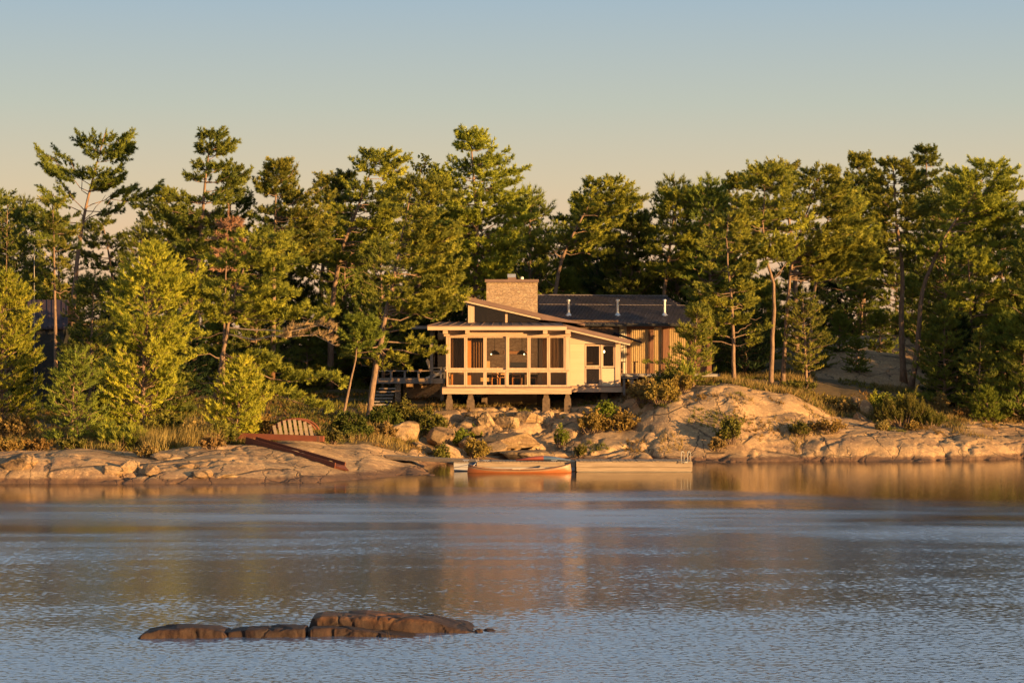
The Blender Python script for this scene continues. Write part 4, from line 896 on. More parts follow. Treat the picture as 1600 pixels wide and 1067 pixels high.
for Y, a, b in ((382.5, 44, 80), (375.5, 52, 82), (381, 57, 66)): MB().tube([W(a, Y, 120), W(b, Y, 120.3)], .013, 5).build('crossbar', M['grey_wood'], an)
for X in (62, 72, 79.5): MB().tube([W(X, 373, 120.1), W(X, 391, 120.1)], .010, 5).build('element', M['grey_wood'], an)

# ------------------------------------------------------------------ docks, canoe, shore things
DD = 102.3
def dock(X0, X1, D0, D1, Yt, label, mats, seed):
    zt = ZY(Yt, D0); x0, x1 = XD(X0, D0), XD(X1, D0); t = empty('floating_dock', ((x0+x1)/2, D0, 0), label, 'dock'); rr = random.Random(seed)
    d = MB(); n = max(6, int((x1-x0)/.15))
    for i in range(n):
        a = x0+(x1-x0)*i/n; b = x0+(x1-x0)*(i+1)/n-.012; dz = rr.uniform(-.006, .006); d.box((a, D0-.02, zt-.035+dz), (b, D1, zt+dz))
    d.build('deck_boards', M['dock_wood'], t)
    h = zt-.045; k = MB().box((x0, D0, h*.52), (x1, D0+.08, h)); k.build('side_timber', M[mats[0]], t)
    MB().box((x0+.01, D0+.012, h*.06), (x1-.01, D0+.08, h*.49)).build('side_timber', M[mats[1]], t)
    MB().box((x0+.05, D0+.09, -.25), (x1-.05, D1-.06, h-.02)).build('float', M['float'], t); MB().box((x0, D0+.1, h*.1), (x0+.045, D1, h)).box((x1-.045, D0+.1, h*.1), (x1, D1, h)).build('end_board', M[mats[0]], t)
    return t
d1 = dock(900.5, 1082, DD, DD+2.2, 720.6, 'sunlit wooden floating dock with a white swim ladder on its right end', ('dock_wood', 'dock_wood'), 1)
d2 = dock(745, 898.8, DD+.35, DD+2.3, 721.2, 'wooden floating dock section behind the orange canoe', ('dock_wood', 'float'), 2)
d3 = dock(709, 744.4, DD+.6, DD+2.2, 721.8, 'short grey dock float at the end of the plank gangway', ('float', 'float'), 3)
lad = MB()
for X in (1066.5, 1076.5):
    pts = [W(X-2.2, 724, DD-.12), W(X-2.2, 712, DD-.12)] + [W(X+2.2*math.sin(a), 709.5-4.5*math.cos(a), DD-.06+.04*(a+1.57)) for a in np.linspace(-1.57, 1.57, 7)] + [W(X+2.2, 712, DD+.15), W(X+2.2, 720.6, DD+.15)]
    lad.tube(pts, .017, 6)
for Y in (722,): lad.tube([W(1064.3, Y, DD-.12), W(1074.3, Y, DD-.12)], .018, 5)
lad.build('ladder', M['white_tube'], d1, smooth=True)
for X in (728, 760, 866): 
    c = W(X, 720.5, DD+.75); dd = d3 if X < 740 else d2
    MB().bar(c+np.array([-.13, 0, .05]), c+np.array([.13, 0, .05]), .03).bar(c+np.array([-.05, 0, -.04]), c+np.array([-.05, 0, .05]), .03).bar(c+np.array([.05, 0, -.04]), c+np.array([.05, 0, .05]), .03).build('cleat', M['steel'], dd)
MB().px(738, 743, 722.6, 730.5, DD+.57, DD+.6).build('fender', M['blue'], d3)
gw = empty('gangway', W(680, 716, 104), 'narrow plank gangway from the left rock slab to the dock', 'gangway'); ga = W(604, 711.6, 105.6); gb = W(746, 719.2, 103.6)
g_ = MB()
for k in (-.32, 0, .32): g_.bar(ga+np.array([0, k, 0]), gb+np.array([0, k, 0]), .28, .05)
g_.build('planks', M['dock_wood'], gw); MB().bar(ga+np.array([0, -.46, -.07]), gb+np.array([0, -.46, -.07]), .06, .13).build('stringer', M['dock_wood'], gw); MB().bar(ga+np.array([0, .46, -.07]), gb+np.array([0, .46, -.07]), .06, .13).build('stringer', M['dock_wood'], gw)

# canoe
CD = 101.7; cx = XD(811.5, CD); Lc = XD(893, CD)-XD(730, CD)
can = empty('canoe', (cx, CD, 0), 'orange and tan canoe floating against the front of the dock', 'canoe')
ns, na = 33, 15
def hull(off):
    V = []
    for i in range(ns):
        t = -1+2*i/(ns-1); bm = .43*(1-abs(t)**2.4)**.75+.012 - off; bm = max(bm, .004); sh = .125+.20*abs(t)**3.0+(.05*max(t, 0)**2); kz = -.09+.10*abs(t)**6 + off
        for j in range(na):
            a = math.pi*j/(na-1); c_ = math.cos(a); s_ = math.sin(a); u = abs(c_)**.62*(1 if c_ > 0 else -1); h = s_**.8
            V.append((cx+t*(Lc/2-off)*(1-.02*(1-h)*abs(t)), CD-u*bm, kz+(sh-kz)*(1-h)))
    return V
Fq = [(i*na+j, (i+1)*na+j, (i+1)*na+j+1, i*na+j+1) for i in range(ns-1) for j in range(na-1)]
hv = hull(0); red, tan = MB(), MB(); red.add(hv, []); tan.add(hv, [])
for f_ in Fq:
    j = f_[0] % na; (red if 1 <= j <= na-3 else tan).f.append(f_)
rm = red.build('hull', M['canoe_red'], can, smooth=True); tan.build('hull_band', M['canoe_tan'], rm, smooth=True)
iv = MB(); iv.add(hull(.02), [tuple(reversed(f_)) for f_ in Fq]); iv.build('lining', M['canoe_tan'], can, smooth=True)
for j in (0, na-1): MB().tube([Vector(hv[i*na+j]) for i in range(ns)], .018, 6).build('gunwale', M['red_wood'], can, smooth=True)
for t in (-.55, 0, .5): MB().bar((cx+t*Lc/2, CD-.36*(1-abs(t)**2.4), .13), (cx+t*Lc/2, CD+.36*(1-abs(t)**2.4), .13), .18 if t else .07, .03).build('thwart', M['cedar'], can)
MB().tube([(cx-Lc/2*.93, CD, .26), (cx-Lc/2*.95, CD+.25, .16), (XD(742, DD), DD+.33, .30), (XD(745, DD), DD+.6, .44)], .012, 5).build('mooring_rope', M['white'], can, smooth=True)
MB().bar((cx-.3, CD-.08, .15), (cx+1.15, CD+.05, .18), .04, .03).bar((cx+1.15, CD+.05, .18), (cx+1.6, CD+.10, .22), .15, .02).build('paddle', M['cedar'], can)
kb = empty('kayak', W(845, 717, DD+1.2), 'low kayak with a red and blue hull lying on the dock behind the canoe', 'kayak'); kz = ZY(721.2, DD+.35)
def spindle(x0, x1, mat, name, full):
    m = MB(); n = 12; V = []; 
    for i in range(n):
        t = i/(n-1); T_ = full[0]+(full[1]-full[0])*t; r = max(.02, .26*(1-abs(T_)**2.2)**.7)
        for k in range(10):
            a = 6.283*k/10; V.append((x0+(x1-x0)*t, DD+1.3+r*math.cos(a), kz+.012+.10*max(.25,(1-abs(T_)**2))*(1+math.sin(a))))
    m.add(V, [(i*10+k, i*10+(k+1) % 10, (i+1)*10+(k+1) % 10, (i+1)*10+k) for i in range(n-1) for k in range(10)]); m.build(name, M[mat], kb, smooth=True)
spindle(XD(806, DD), XD(850, DD), 'red', 'bow', (-1, .05)); spindle(XD(850, DD), XD(893, DD), 'blue', 'stern', (.05, 1))

# rust red beams and the slatted arch on the left slab
def gp(X, D, dz=0): x = XD(X, D); return Vector((x, D, ground(x, D)+dz))
b1a = W(392, 687, 101.6); b1b = W(546, 731.5, 97.6)
bm = empty('steel_beam', b1b, 'long rust red steel ramp lying down the rock slab towards the water', 'beam')
d_ = Vector(b1b)-Vector(b1a); u_ = d_.normalized(); s_ = u_.cross(Vector((0, 0, 1))).normalized(); n3 = s_.cross(u_)
A = Vector(b1a); Bp = Vector(b1b); wd, hh = .26, .24
tipv = Bp - u_*.55
web = MB().hexa([A-s_*wd-n3*hh*.5, A+s_*wd-n3*hh*.5, tipv+s_*wd-n3*hh*.5, tipv-s_*wd-n3*hh*.5, A-s_*wd, A+s_*wd, tipv+s_*wd, tipv-s_*wd])
web.add([tipv-s_*wd-n3*hh*.5, tipv+s_*wd-n3*hh*.5, Bp+s_*wd*.1-n3*hh*.45, tipv-s_*wd, tipv+s_*wd, Bp+s_*wd*.1-n3*hh*.3], [(0, 2, 1), (3, 4, 5), (0, 1, 4, 3), (1, 2, 5, 4), (2, 0, 3, 5)]); web.build('deck_plate', M['rust'], bm)
MB().bar(A+s_*(wd+.02)-n3*.02, tipv+s_*(wd+.02)-n3*.02, .035, .30, n3).build('flange', M['rust'], bm); MB().bar(A-s_*(wd+.02)-n3*.02, tipv-s_*(wd+.02)-n3*.02, .035, .30, n3).build('flange', M['rust'], bm)
rp = MB()
for t in (.12, .45, .8):
    p = A+d_*t; rp.bar((p.x, p.y, ground(p.x, p.y)-.1), p-n3*.14, .12)
rp.build('support', M['red_wood'], bm)
b2 = empty('timber_beam', W(440, 684, 102.4), 'straight rust red timber lying in front of the slatted arch', 'beam'); MB().bar(W(374, 680.5, 102.8), W(506, 685.5, 102.0), .22, .24).build('timber', M['rust'], b2); MB().bar(W(495, 685, 102.1)-np.array([0,.13,0]), W(500, 685.2, 102.05)-np.array([0,.13,0]), .03, .26).build('strap', M['red_wood'], b2)
ar = empty('slatted_arch', W(455, 680, 103.2), 'arched wooden frame with pale upright slats lying behind the rust red timber', 'arched frame')
ac_ = [(W(457-38*math.cos(a)+3*math.sin(a), 682-27.5*math.sin(a), 103.4)) for a in np.linspace(.12, 2.75, 15)]
MB().tube(ac_, .045, 6).build('arch_rail', M['rust'], ar, smooth=True); MB().tube([p+np.array([.1, .55, .0]) for p in ac_], .045, 6).build('arch_rail', M['rust'], ar, smooth=True)
for i in range(8):
    X = 428+i*8.0; Yt = 682-27.5*math.sqrt(max(.05, 1-((X-457)/38)**2))+.8
    MB().bar(W(X+4, 682, 103.1), W(X, Yt, 103.33), .13, .035, (0, 1, 0)).build('slat', M['dock_wood'], ar)
for X, Y, D, r in ((457, 704, 99.6, .10), (514, 711.5, 98.6, .17)):
    x = XD(X, D); m = MB(); m.lathe((x, D, ground(x, D)-.03), [(r*.6, 0), (r, r*.35), (r*.9, r*.8), (r*.4, r*1.05)], 9); tag(m.build('mooring_stone', M['boulder'], None, (x, D, ground(x, D)), smooth=True), ('small' if r < .12 else 'larger') + ' dark stone on the slab above the red ramp', 'stone')
# ------------------------------------------------------------------ loose rock
import bmesh
def boulder(X, Y, w, h, D, label, seed, mat='boulder', dep=.8, flat=.62, rz=0.0, group=None, name='boulder', cut=11):
    rg = np.random.RandomState(seed); bm_ = bmesh.new(); bmesh.ops.create_icosphere(bm_, subdivisions=4, radius=1.0)
    V = np.array([v.co[:] for v in bm_.verts]); Fc = [tuple(v.index for v in f.verts) for f in bm_.faces]; bm_.free()
    V = V/((np.abs(V)**5).sum(1)**.2)[:, None]; q_ = rg.normal(size=3)*.35
    for ax in range(3):
        c1, s1 = math.cos(q_[ax]), math.sin(q_[ax]); i1, i2 = (ax+1) % 3, (ax+2) % 3; a1, a2 = V[:, i1].copy(), V[:, i2].copy(); V[:, i1] = a1*c1-a2*s1; V[:, i2] = a1*s1+a2*c1
    for k in range(cut):
        n = nrm(rg.normal(size=3)*np.array([1, 1, .8])); d = flat + .12 + .42*rg.rand(); s = V@n - d; V = V - n[None]*np.maximum(s, 0)[:, None]*.94
    V = V/np.abs(V).max(0)
    sx, sz = w*D/F/2, h*D/F/2; c = W(X, Y + h*.16, D + sx*dep*.6)
    a = fbm(V[:, 0]*2.3+seed, V[:, 1]*2.3, V[:, 2]*2.3, 4)[:, None]; V = V*(1+.07*a) - .05*V*np.exp(-(fbm(V[:, 0]*1.3+seed, V[:, 1]*1.3, V[:, 2]*1.9, 2)/.05)**2)[:, None]
    V = V*np.array([sx, sx*dep, sz*1.12]); ca, sa = math.cos(rz), math.sin(rz)
    V = np.stack([V[:, 0]*ca - V[:, 2]*sa, V[:, 1], V[:, 0]*sa + V[:, 2]*ca], -1)
    me = bpy.data.meshes.new(name); me.from_pydata(V.tolist(), [], Fc); me.update()
    o = link_mesh(name, me, M[mat], None, c); return tag(o, label, 'boulder', group)
BL = [(622,679,84,52,111.6,'largest boulder, its face lit, left of the porch piers above the gangway',.1),(690,678,48,32,111.8,'rounded grey boulder between the leafy bushes below the deck',0),
 (698,706,44,30,110.0,'angular block at the water edge just above the gangway',-.2),(757,655,28,30,115.6,'upright leaning block directly below the second porch pier',.5),
 (790,657,44,24,115.6,'square edged block with a flat lit front below the porch middle',0),(797,684,116,26,112.8,'long flat slab lying across the rock pile below the porch',.05),
 (826,708,100,22,110.6,'wide pale slab at the dock, lowest of the rock pile',-.1),(830,651,56,20,116.2,'thin tilted slab just below the third porch pier',-.12),(884,650,40,18,117.4,'low rounded stone below the rightmost porch pier',0),(735,690,40,26,112.6,'stone at the left end of the long flat slab',.2),
 (815,638,40,13,120.6,'lit stone in the shade underneath the porch floor',0),(872,629,30,14,121.2,'small lit stone deep under the right half of the porch',.1),(906,630,34,22,121.0,'dim boulder under the bay floor',0),
 (1034,607,52,24,120.6,'pale boulder at the cottage right corner behind the heath',0),(1354,636,24,30,119.4,'taller of two squared blocks standing on the right rock',.05),(1335,628,18,22,120.2,'smaller squared block behind the taller one on the right rock',0),
 (1342,652,26,24,118.6,'broken block below the two squared blocks on the right rock',.3),
 (770,700,50,26,111.8,'brown block at the waterside left of the wide pale slab',.25),(745,672,26,18,114.2,'small stone below the upright leaning block',.3),(655,700,40,24,110.4,'dark stone in shade at the gangway shore end',-.2),]
for i, (X, Y, w, h, D, l, r) in enumerate(BL): boulder(X, Y, w, h, D, l, 100+i, rz=r, flat=.5 if 'square' in l or 'slab' in l else .6)
LB = [(203,728,34,24,94.6,'blocky stone at the left waterline with a dark split behind it',.1),(236,731,30,17,94.2,'low stone at the left waterline below the thin grass',0),(290,727,50,18,95.2,'pale slab edge at the left shore below the grass clump',-.1),
 (262,714,60,16,96.8,'flat grey ledge stone behind the left waterline blocks',-.08),(318,740,36,14,93.9,'dark split stone right of the left waterline blocks',.1),(175,735,36,20,94.0,'sunlit lump beside the left whaleback rock',-.2),
 (355,741,44,12,94.0,'low reddish stone at the foot of the big slab',.05),(30,722,60,34,94.2,'leftmost shore block beside a dark crack',.1)]
for i, (X, Y, w, h, D, l, r) in enumerate(LB): boulder(X, Y, w, h, D, l, 140+i, rz=r, flat=.55)
# rock shoal in the open water
def ledge(tops, D0, dep, label, seed, name='shoal_rock', lean=.10):
    rg = np.random.RandomState(seed); X0, X1 = tops[0][0], tops[-1][0]; nx = max(24, int((X1-X0)*.9)); ny = 44
    xs = np.linspace(X0, X1, nx); tz = np.interp(xs, [t[0] for t in tops], [t[1] for t in tops])
    V = np.zeros((ny, nx, 3))
    prof = [(0, -.25), (.01, .0), (.03, .70), (.05, .93), (.09, 1.0), (.5, 1.0), (.75, .8), (.92, .35), (1, -.25)]
    ss = np.linspace(0, 1, ny)**1.35; hh = np.interp(ss, [p[0] for p in prof], [p[1] for p in prof])
    t = (xs-X0)/(X1-X0); endf = np.minimum(1, np.minimum(t, 1-t)*20)**.5
    for j in range(ny):
        y = D0 + .25*(1-endf) + ss[j]*dep*(.35+.65*endf); z = np.where(hh[j] > 0, ZY(tz, D0+.3)*hh[j], hh[j])
        V[j, :, 0] = XD(xs, D0); V[j, :, 1] = y; V[j, :, 2] = z
    P = V.reshape(-1, 3); nz = fbm(P[:, 0]*1.6+seed, P[:, 1]*1.6, P[:, 2]*2.5, 5); cr = np.abs(fbm(P[:, 0]*1.1+9+seed, P[:, 1]*.9, P[:, 2]*1.4, 3))
    q = P[:, 0]*.8+P[:, 1]*.5; st_ = np.floor(q*1.7+fbm(P[:, 0], P[:, 1], seed, 2))*.618 % 1; P[:, 2] += (.02*nz + .03*(st_-.5) - .03*np.exp(-(cr/.04)**2))*(P[:, 2] > .01)*np.minimum(1, P[:, 2]/.15); P[:, 1] += .16*fbm(P[:, 0]*2.2, P[:, 2]*4+seed, 1.5, 4) + .10*(st_-.5)
    o_ = np.array((XD((X0+X1)/2, D0), D0+dep/2, 0.)); idx = np.arange(ny*nx).reshape(ny, nx)
    f = np.stack([idx[:-1, :-1], idx[:-1, 1:], idx[1:, 1:], idx[1:, :-1]], -1).reshape(-1)
    o = link_mesh(name, np_mesh(name, P-o_, f, 4), M['shoal'], None, o_); return tag(o, label, 'rock', 'fractured rock shoal in the open water')
ledge([(213,995),(222,986),(245,981),(290,979.5),(322,981),(345,985),(354,994)], 43.4, 1.5, 'leftmost low dark ledge of the rock shoal in open water', 1)
ledge([(350,986),(380,982),(384,980),(440,979),(474,980.5),(479,990)], 43.6, 1.3, 'flat middle ledge of the rock shoal between the ends', 2)
ledge([(479,984),(486,980),(540,979),(575,983),(620,988),(660,993)], 43.7, 1.0, 'dark wet shelf in front of the orange lit shoal rock', 3)
ledge([(481,977),(486,964),(500,960),(545,960),(570,959),(600,962.5),(640,965),(675,969),(700,976),(725,981),(741,986)], 44.3, 2.0, 'largest shoal rock with an orange lit face and dark left end', 4)
boulder(748, 984.5, 16, 6, 44.4, 'tiny stone just off the tapering end of the shoal', 170, 'shoal', group='fractured rock shoal in the open water'); boulder(766, 983.5, 22, 5, 44.6, 'small flat stone, rightmost of the rock shoal', 171, 'shoal', group='fractured rock shoal in the open water')

# ------------------------------------------------------------------ shrubs
def shrub(X, D, w, h, style, mat, label, seed, name='shrub', cat='shrub', n=None, upr=.5, dens=1.0, scale=1.0, group=None, dz=0.0, lean=0.0):
    x = XD(X, D); z = ground(x, D) + dz; root = empty(name, (x, D, z), label, cat, group); fol = Foliage(style, seed); rg = fol.rg
    rx = w*D/F/2; hz = h*D/F; mb = MB(); n = n or int(10 + 26*rx*hz + 12*rx)
    for i in range(n):
        a = rg.rand()*6.283; q = math.sqrt(rg.rand()); e = rg.rand(); b = np.array([x + .45*rx*q*math.cos(a), D + .40*rx*q*math.sin(a), z - .05])
        hgt = hz*(1-.55*q**2)*(.65+.4*e); tip = np.array([x + rx*q*math.cos(a) + lean*hz, D + .85*rx*q*math.sin(a), z + hgt])
        tip[2] = max(tip[2], ground(tip[0], tip[1]) + .12*hz) if hz < .9 or q > .6 else tip[2]
        mb.tube([b, (b+tip)/2 + rg.normal(size=3)*.04, tip], [.018, .012, .006], 4, False)
        v = tip - b; L = np.linalg.norm(v); d = v/L; fol.twig(b, d, L, .35, .3+.5*rg.rand(), dens)
        for k in range(int(3*dens)+1):
            s = .4+.55*rg.rand(); dd = nrm(d*.5 + rg.normal(size=3)*.55 + np.array([0, 0, upr])); fol.twig(b+v*s, dd, L*.35*(.6+.6*rg.rand())+.08, .1, .3+.5*rg.rand(), dens)
    mb.build('stems', M['bark'], root); link_mesh('foliage', fol.mesh(name+'_foliage', scale, np.array(root.location)), M[mat], root); return root
S = [
 (630,114.6,64,36,'leaf','juniper','yellow lit leafy bush behind the largest boulder',.9),(676,113.6,52,40,'leaf','juniper','sunlit leafy bush below the left end of the porch',.9),(720,113.2,30,26,'leaf','bright_leaf','bright green bush between boulders below the first piers',.9),
 (742,114.4,22,16,'leaf','bright_leaf','very small green bush beside the upright leaning block',.8),(600,110.6,44,22,'leaf','dry_grass','dry brown plants left of the largest boulder',.9),(558,108.6,46,22,'leaf','leaf','dull green weeds at the back edge of the slab',.8),
 (690,109.8,24,26,'leaf','juniper','thin leafy weed on the block above the gangway',.7),(742,111.0,44,34,'leaf','heath','rusty red weeds beside the long flat slab',.8),
 (946,117.4,34,32,'leaf','bright_leaf','bright green upright shrub under the bay corner',.9),(1012,117.6,70,36,'leaf','dry_grass','golden shrub right of the bay above the brown heath',.9),(1045,118.4,56,34,'leaf','juniper','green and gold bush left of the pale dome of rock',.9),
 (1073,118.6,30,46,'young','pine','small dark green pine seedling left of the rock dome',.8),(922,115.2,52,30,'leaf','heath','brown heath bush below the bay window',.8),(966,115.4,66,36,'leaf','heath','widest brown heath bush on the rock below the bay',.8),
 (1034,116.4,60,30,'leaf','heath','dark brown heath bush above the steep block',.8),(1062,117.6,44,28,'leaf','heath','reddish heath bush at the left foot of the rock dome',.8),(875,113.6,26,36,'leaf','bright_leaf','thin green sapling growing from the crack right of the slab',.6),
 (905,112.0,24,16,'leaf','juniper','tiny bush at the dock between two blocks',.7),(1143,112.75,44,38,'leaf','juniper','round green bush alone low on the rock dome',.9),(1410,118.4,92,46,'young','juniper','widest juniper bush on the right rock',.8),
 (1452,118.2,50,30,'young','juniper','juniper bush at the right end of the widest one',.8),(1382,120.4,50,30,'leaf','bright_leaf','light green bush behind the widest juniper',.8),(1366,121.6,14,26,'young','pine_young','little upright pine seedling left of the light green bush',.6),
 (1405,121.2,12,24,'young','pine_young','little upright pine seedling behind the juniper',.6),(1470,122.6,26,30,'leaf','dry_grass','twiggy tan shrub right of the juniper bushes',.6),(1248,114.1,36,20,'leaf','juniper','small bush in the crack at the right of the dome',.7),
 (1295,114.6,70,18,'leaf','heath','rust red low shrub behind the low whaleback rock',.7),(1425,117.4,26,12,'leaf','heath','reddish tuft at the foot of the widest juniper',.7),(1380,116.8,26,16,'leaf','dry_grass','dry tuft left below the widest juniper',.7),
 (1300,121.4,70,14,'leaf','heath','long low heath strip above the right rock',.7),(1250,122.6,60,12,'leaf','juniper','low green shrub at the foot of the straight pines',.7),
 (1320,120.2,34,18,'leaf','dry_grass','dry golden shrub left of the two squared blocks',.8),(1500,121.2,40,14,'leaf','heath','low heath left of the bright round pine',.7),
 (1120,112.4,30,18,'leaf','dry_grass','dry tuft at the waterline right of the dock',.7),
 (14,98.6,50,18,'leaf','heath','red brown low shrub at the far left shore edge',.8),(58,99.0,46,14,'leaf','heath','second red brown low shrub, right of the one at the edge',.8),(115,99.6,40,12,'leaf','juniper','low green shrub on top of the left whaleback',.8),
 (20,104.0,70,44,'leaf','dry_grass','tan twiggy shrub under the pine at the left edge',.7),(190,101.2,90,34,'young','pine','dark low shrub at the foot of the broad bright pine',.9),(262,103.4,70,42,'leaf','juniper','green gold shrub right of the broad bright pine',.9),
 (300,102.6,50,34,'leaf','dry_grass','golden shrub left of the leaning trunk',.9),(345,102.0,60,30,'leaf','juniper','green shrub at the base of the leaning trunk',.9),(402,104.6,56,40,'leaf','heath','rusty shrub left of the slatted arch',.9),
 (455,107.0,60,30,'leaf','leaf','shaded green shrub behind the slatted arch',.9),(515,106.4,40,22,'leaf','green_grass','light weeds at the right end of the rust red timber',.8),(548,110.0,60,34,'leaf','leaf','shaded shrub at the foot of the slender leaning trunk',.9),
 (600,113.6,50,34,'leaf','leaf','shaded shrub right of the stout trunk',.9),(330,99.0,40,18,'leaf','dry_grass','dry weeds on the grey ledge at the left shore',.8),(228,97.6,34,16,'leaf','dry_grass','pale dry weeds between left shore rocks',.8)]
for i, (X, D, w, h, st_, mt_, l, sc) in enumerate(S):
    nm = 'juniper_bush' if 'juniper' in l else ('heath_shrub' if 'heath' in l else 'shrub')
    shrub(X, D, w, h, st_, mt_, l, 300+i, nm, 'bush' if 'bush' in l else 'shrub', scale=sc, upr=.6)

# ------------------------------------------------------------------ shaded undergrowth trees, copies of two kinds
def under(seed, mat, label):
    D = 131; X = 520 if seed % 2 else 1625; g = 640
    return pine('undergrowth_fir', label, D, [(X,g),(X,560),(X+2,470)], 4, [(470,X-8,X+10),(500,X-30,X+32),(540,X-48,X+46),(580,X-58,X+56),(608,X-60,X+58)], seed, style='young', mat=mat, whorl=.4, per=9, keep=.95, up=.3, dens=.9, scale=1.25, group='dark firs of the undergrowth', cat='fir tree')
u1 = under(61, 'pine_dark', 'shaded bushy fir in the undergrowth behind the shore pines'); u2 = under(62, 'spruce', 'shaded bushy fir in the undergrowth behind the shore pines')
UG = [(-30,118),(20,126),(70,134),(85,128),(130,118),(165,124),(205,117),(250,116),(255,128),(290,121),(340,128),(400,126),(440,134),(480,129),(575,134),(610,130),(630,136),(660,133),(690,139),(480,145),(420,147),(360,148),(300,147),(240,146),(180,148),(120,146),(60,148),(0,150),(540,146),(600,150),(660,150),(720,143),(770,150),(830,151),(880,142),(920,152),(960,144),(1010,152),(1050,146),(1090,151),(1115,136),(1140,145),(1165,130),(1190,140),(1250,151),(1330,160),(1400,158),(1440,160),(1290,160),(1480,142),(1500,132),(1520,150),(1545,128),(1560,140),(1590,132),(1600,150),(1630,124),(1495,126.5),(1570,124.5),(1600,122.5),(1660,130),(1120,160),(1200,160),(900,164),(1000,166),(800,165)]
for i, (X, D) in enumerate(UG):
    o = copy_tree(u1 if i % 3 else u2, X, D, rnd.uniform(0, 6.28), rnd.uniform(.75, 1.15)*(1.0 if D < 140 else 1.25), 'shaded bushy fir in the undergrowth behind the shore pines', group='dark firs of the undergrowth', name='undergrowth_fir')

for X, D, k in ((1312, 137, .5), (1338, 132, .42), (1375, 141, .62), (1462, 135, .7), (1478, 129, .55), (1275, 133, .55), (1425, 146, .8), (1345, 150, .9)):
    copy_tree(u1, X, D, rnd.uniform(0, 6.28), k, 'small shaded fir growing on the bare slope behind the right rock', group='small firs on the bare slope', name='undergrowth_fir')
# ------------------------------------------------------------------ grass and low cover
def scatter(name, label, mat, n, Xr, Dr, L, Wd, K, sp, seed, minsoil=.5, clump=.0, up=1.0):
    rg = np.random.RandomState(seed); X = rg.uniform(*Xr, n); D = rg.uniform(*Dr, n); x = XD(X, D); y = D
    z, s = terrain(x, y); k = (s > minsoil) & (z > .35) & (fbm(x*.55+seed, y*.55, 0, 3) > clump)
    P = np.stack([x, y, z-.02], -1)[k]; A = nrm(np.stack([rg.normal(size=len(P))*.22+.08, rg.normal(size=len(P))*.22, np.full(len(P), up)], -1))
    V, kk, t = blades(P, A, L*(.6+.7*rg.rand(len(P))), Wd, K, sp, rg, rg.rand(len(P)))
    return tag(link_mesh(name, np_mesh(name, V, np.arange(len(V)), kk, t), M[mat]), label, kind='stuff')
scatter('shore_grass', 'tall golden dry grass along the left shore', 'dry_grass', 2600, (190, 350), (99.6, 103.4), .75, .030, 3, .25, 1, .4, -.05)
scatter('fringe_grass', 'dry grass fringe at the rock edges', 'dry_grass', 9000, (-60, 700), (97, 113), .42, .028, 4, .4, 2, .42, .08)
scatter('slope_grass', 'dry grass on the right slope', 'dry_grass', 14000, (960, 1640), (115.5, 131), .34, .030, 4, .45, 3, .42, .0)
scatter('ground_cover', 'low green and brown ground cover under the pines', 'juniper', 30000, (-60, 1640), (99, 133), .26, .045, 6, .9, 4, .5, -.1, .8)
scatter('heath_cover', 'low rusty heath on the slopes', 'heath', 14000, (-60, 1640), (98, 126), .22, .045, 6, .9, 5, .5, .02, .8)
scatter('crevice_grass', 'dry grass tufts growing from the cracks of the rock', 'dry_grass', 16000, (560, 1560), (109.5, 121.5), .26, .026, 4, .5, 11, -9, .30)
scatter('crevice_heath', 'rusty heath growing in the hollows of the rock', 'heath', 14000, (560, 1560), (109.5, 121.5), .20, .035, 6, .9, 12, -9, .33, .8)
scatter('crevice_juniper', 'low green plants in the hollows of the rock', 'juniper', 14000, (600, 1560), (110.5, 121.5), .22, .035, 6, .9, 13, -9, .33, .8)
rd = np.random.RandomState(9); P = np.stack([XD(rd.uniform(585, 735, 26), 43.3), rd.uniform(42.7, 43.6, 26), np.full(26, -.05)], -1)
V, kk, t = blades(P, nrm(np.stack([rd.normal(size=26)*.15, rd.normal(size=26)*.1, np.ones(26)], -1)), np.full(26, .22), .005, 1, .12, rd, rd.rand(26))
tag(link_mesh('reeds', np_mesh('reeds', V, np.arange(len(V)), kk, t), M['dry_grass']), 'thin yellow reeds standing in the water before the shoal', kind='stuff')
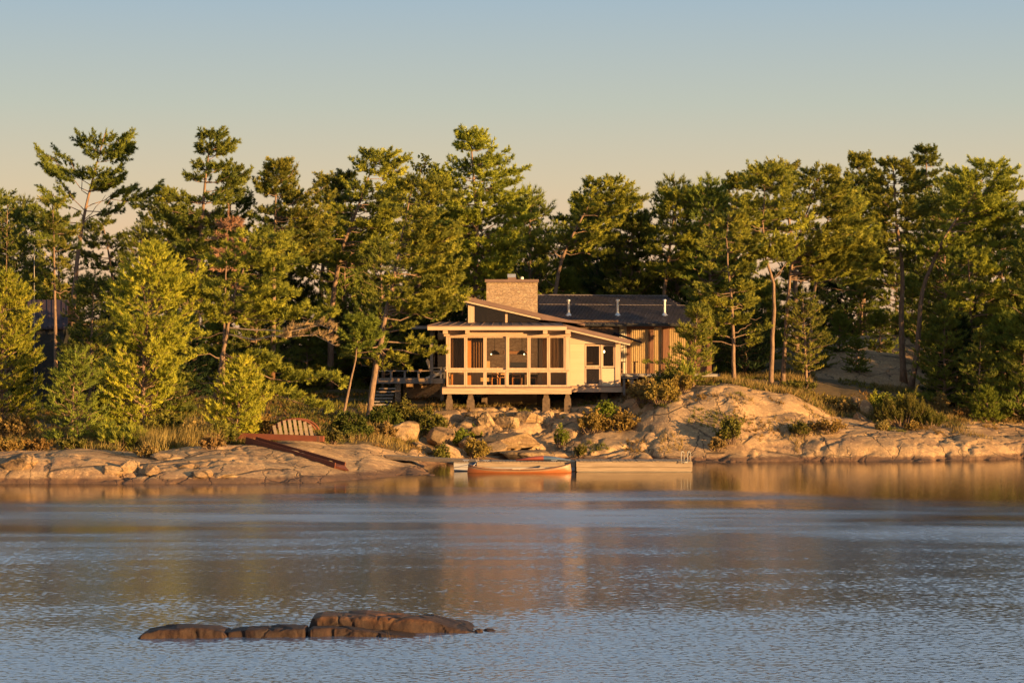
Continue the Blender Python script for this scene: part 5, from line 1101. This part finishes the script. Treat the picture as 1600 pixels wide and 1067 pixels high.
# ------------------------------------------------------------------ sky, sun, camera
SUN_EL = math.radians(5.0); SUN_AZ = math.radians(54.0)      # low, behind the viewer's right shoulder
w = bpy.data.worlds.new('World'); scene.world = w; w.use_nodes = True
nt = w.node_tree; nt.nodes.clear()
out = N(nt, 'ShaderNodeOutputWorld'); bg = N(nt, 'ShaderNodeBackground'); nt.links.new(bg.outputs[0], out.inputs[0])
sky = N(nt, 'ShaderNodeTexSky', sky_type='NISHITA'); sky.sun_disc = False; sky.sun_elevation = SUN_EL; sky.sun_rotation = math.pi - SUN_AZ
sky.air_density = 1.0; sky.dust_density = 2.0; sky.ozone_density = 1.5
tc = N(nt, 'ShaderNodeTexCoord'); sx = N(nt, 'ShaderNodeSeparateXYZ'); nt.links.new(tc.outputs['Generated'], sx.inputs[0])
# evening band: peach at the horizon fading to blue, in true elevation
grad = ramp(nt, math_(nt, 'MULTIPLY', sx.outputs[2], 2.0),
    ((0, (.90, .54, .30)), (.08, (.92, .60, .35)), (.135, (.75, .62, .42)), (.20, (.57, .60, .51)), (.285, (.41, .53, .61)), (.36, (.50, .64, .76)), (.5, (.74, .91, 1.10)), (1, (.68, .88, 1.12))))
f = ramp(nt, sx.outputs[2], ((.15, (.9,.9,.9)), (.5, (.35,.35,.35))))
skyl = mix(nt, 1.0, sky.outputs[0], (.1, .1, .1), 'MULTIPLY')
nt.links.new(mix(nt, f, skyl, grad), bg.inputs[0]); bg.inputs[1].default_value = 0.33

sl = bpy.data.lights.new('sun', 'SUN'); sl.energy = 5.0; sl.angle = math.radians(.6); sl.color = (1.0, .59, .22)
so = bpy.data.objects.new('sun', sl); COL.objects.link(so)
d = Vector((math.sin(SUN_AZ)*math.cos(SUN_EL), -math.cos(SUN_AZ)*math.cos(SUN_EL), math.sin(SUN_EL)))
so.rotation_euler = d.to_track_quat('Z', 'Y').to_euler(); so.location = (60, -60, 40)

cam = bpy.data.cameras.new('camera'); co = bpy.data.objects.new('camera', cam); COL.objects.link(co)
co.location = (0, 0, CAMZ); co.rotation_euler = (math.pi/2, 0, 0)
cam.sensor_width = 36; cam.lens = 36*F/1600; cam.shift_y = (HY - 533.5)/1600; cam.clip_end = 9000; cam.clip_start = .5
scene.camera = co
scene.view_settings.view_transform = 'Standard'; scene.view_settings.look = 'None'; scene.view_settings.exposure = 1.6; scene.view_settings.gamma = 1
scene.cycles.max_bounces = 6; scene.cycles.diffuse_bounces = 3; scene.cycles.glossy_bounces = 3; scene.cycles.transparent_max_bounces = 8
scene.cycles.sample_clamp_indirect = 6
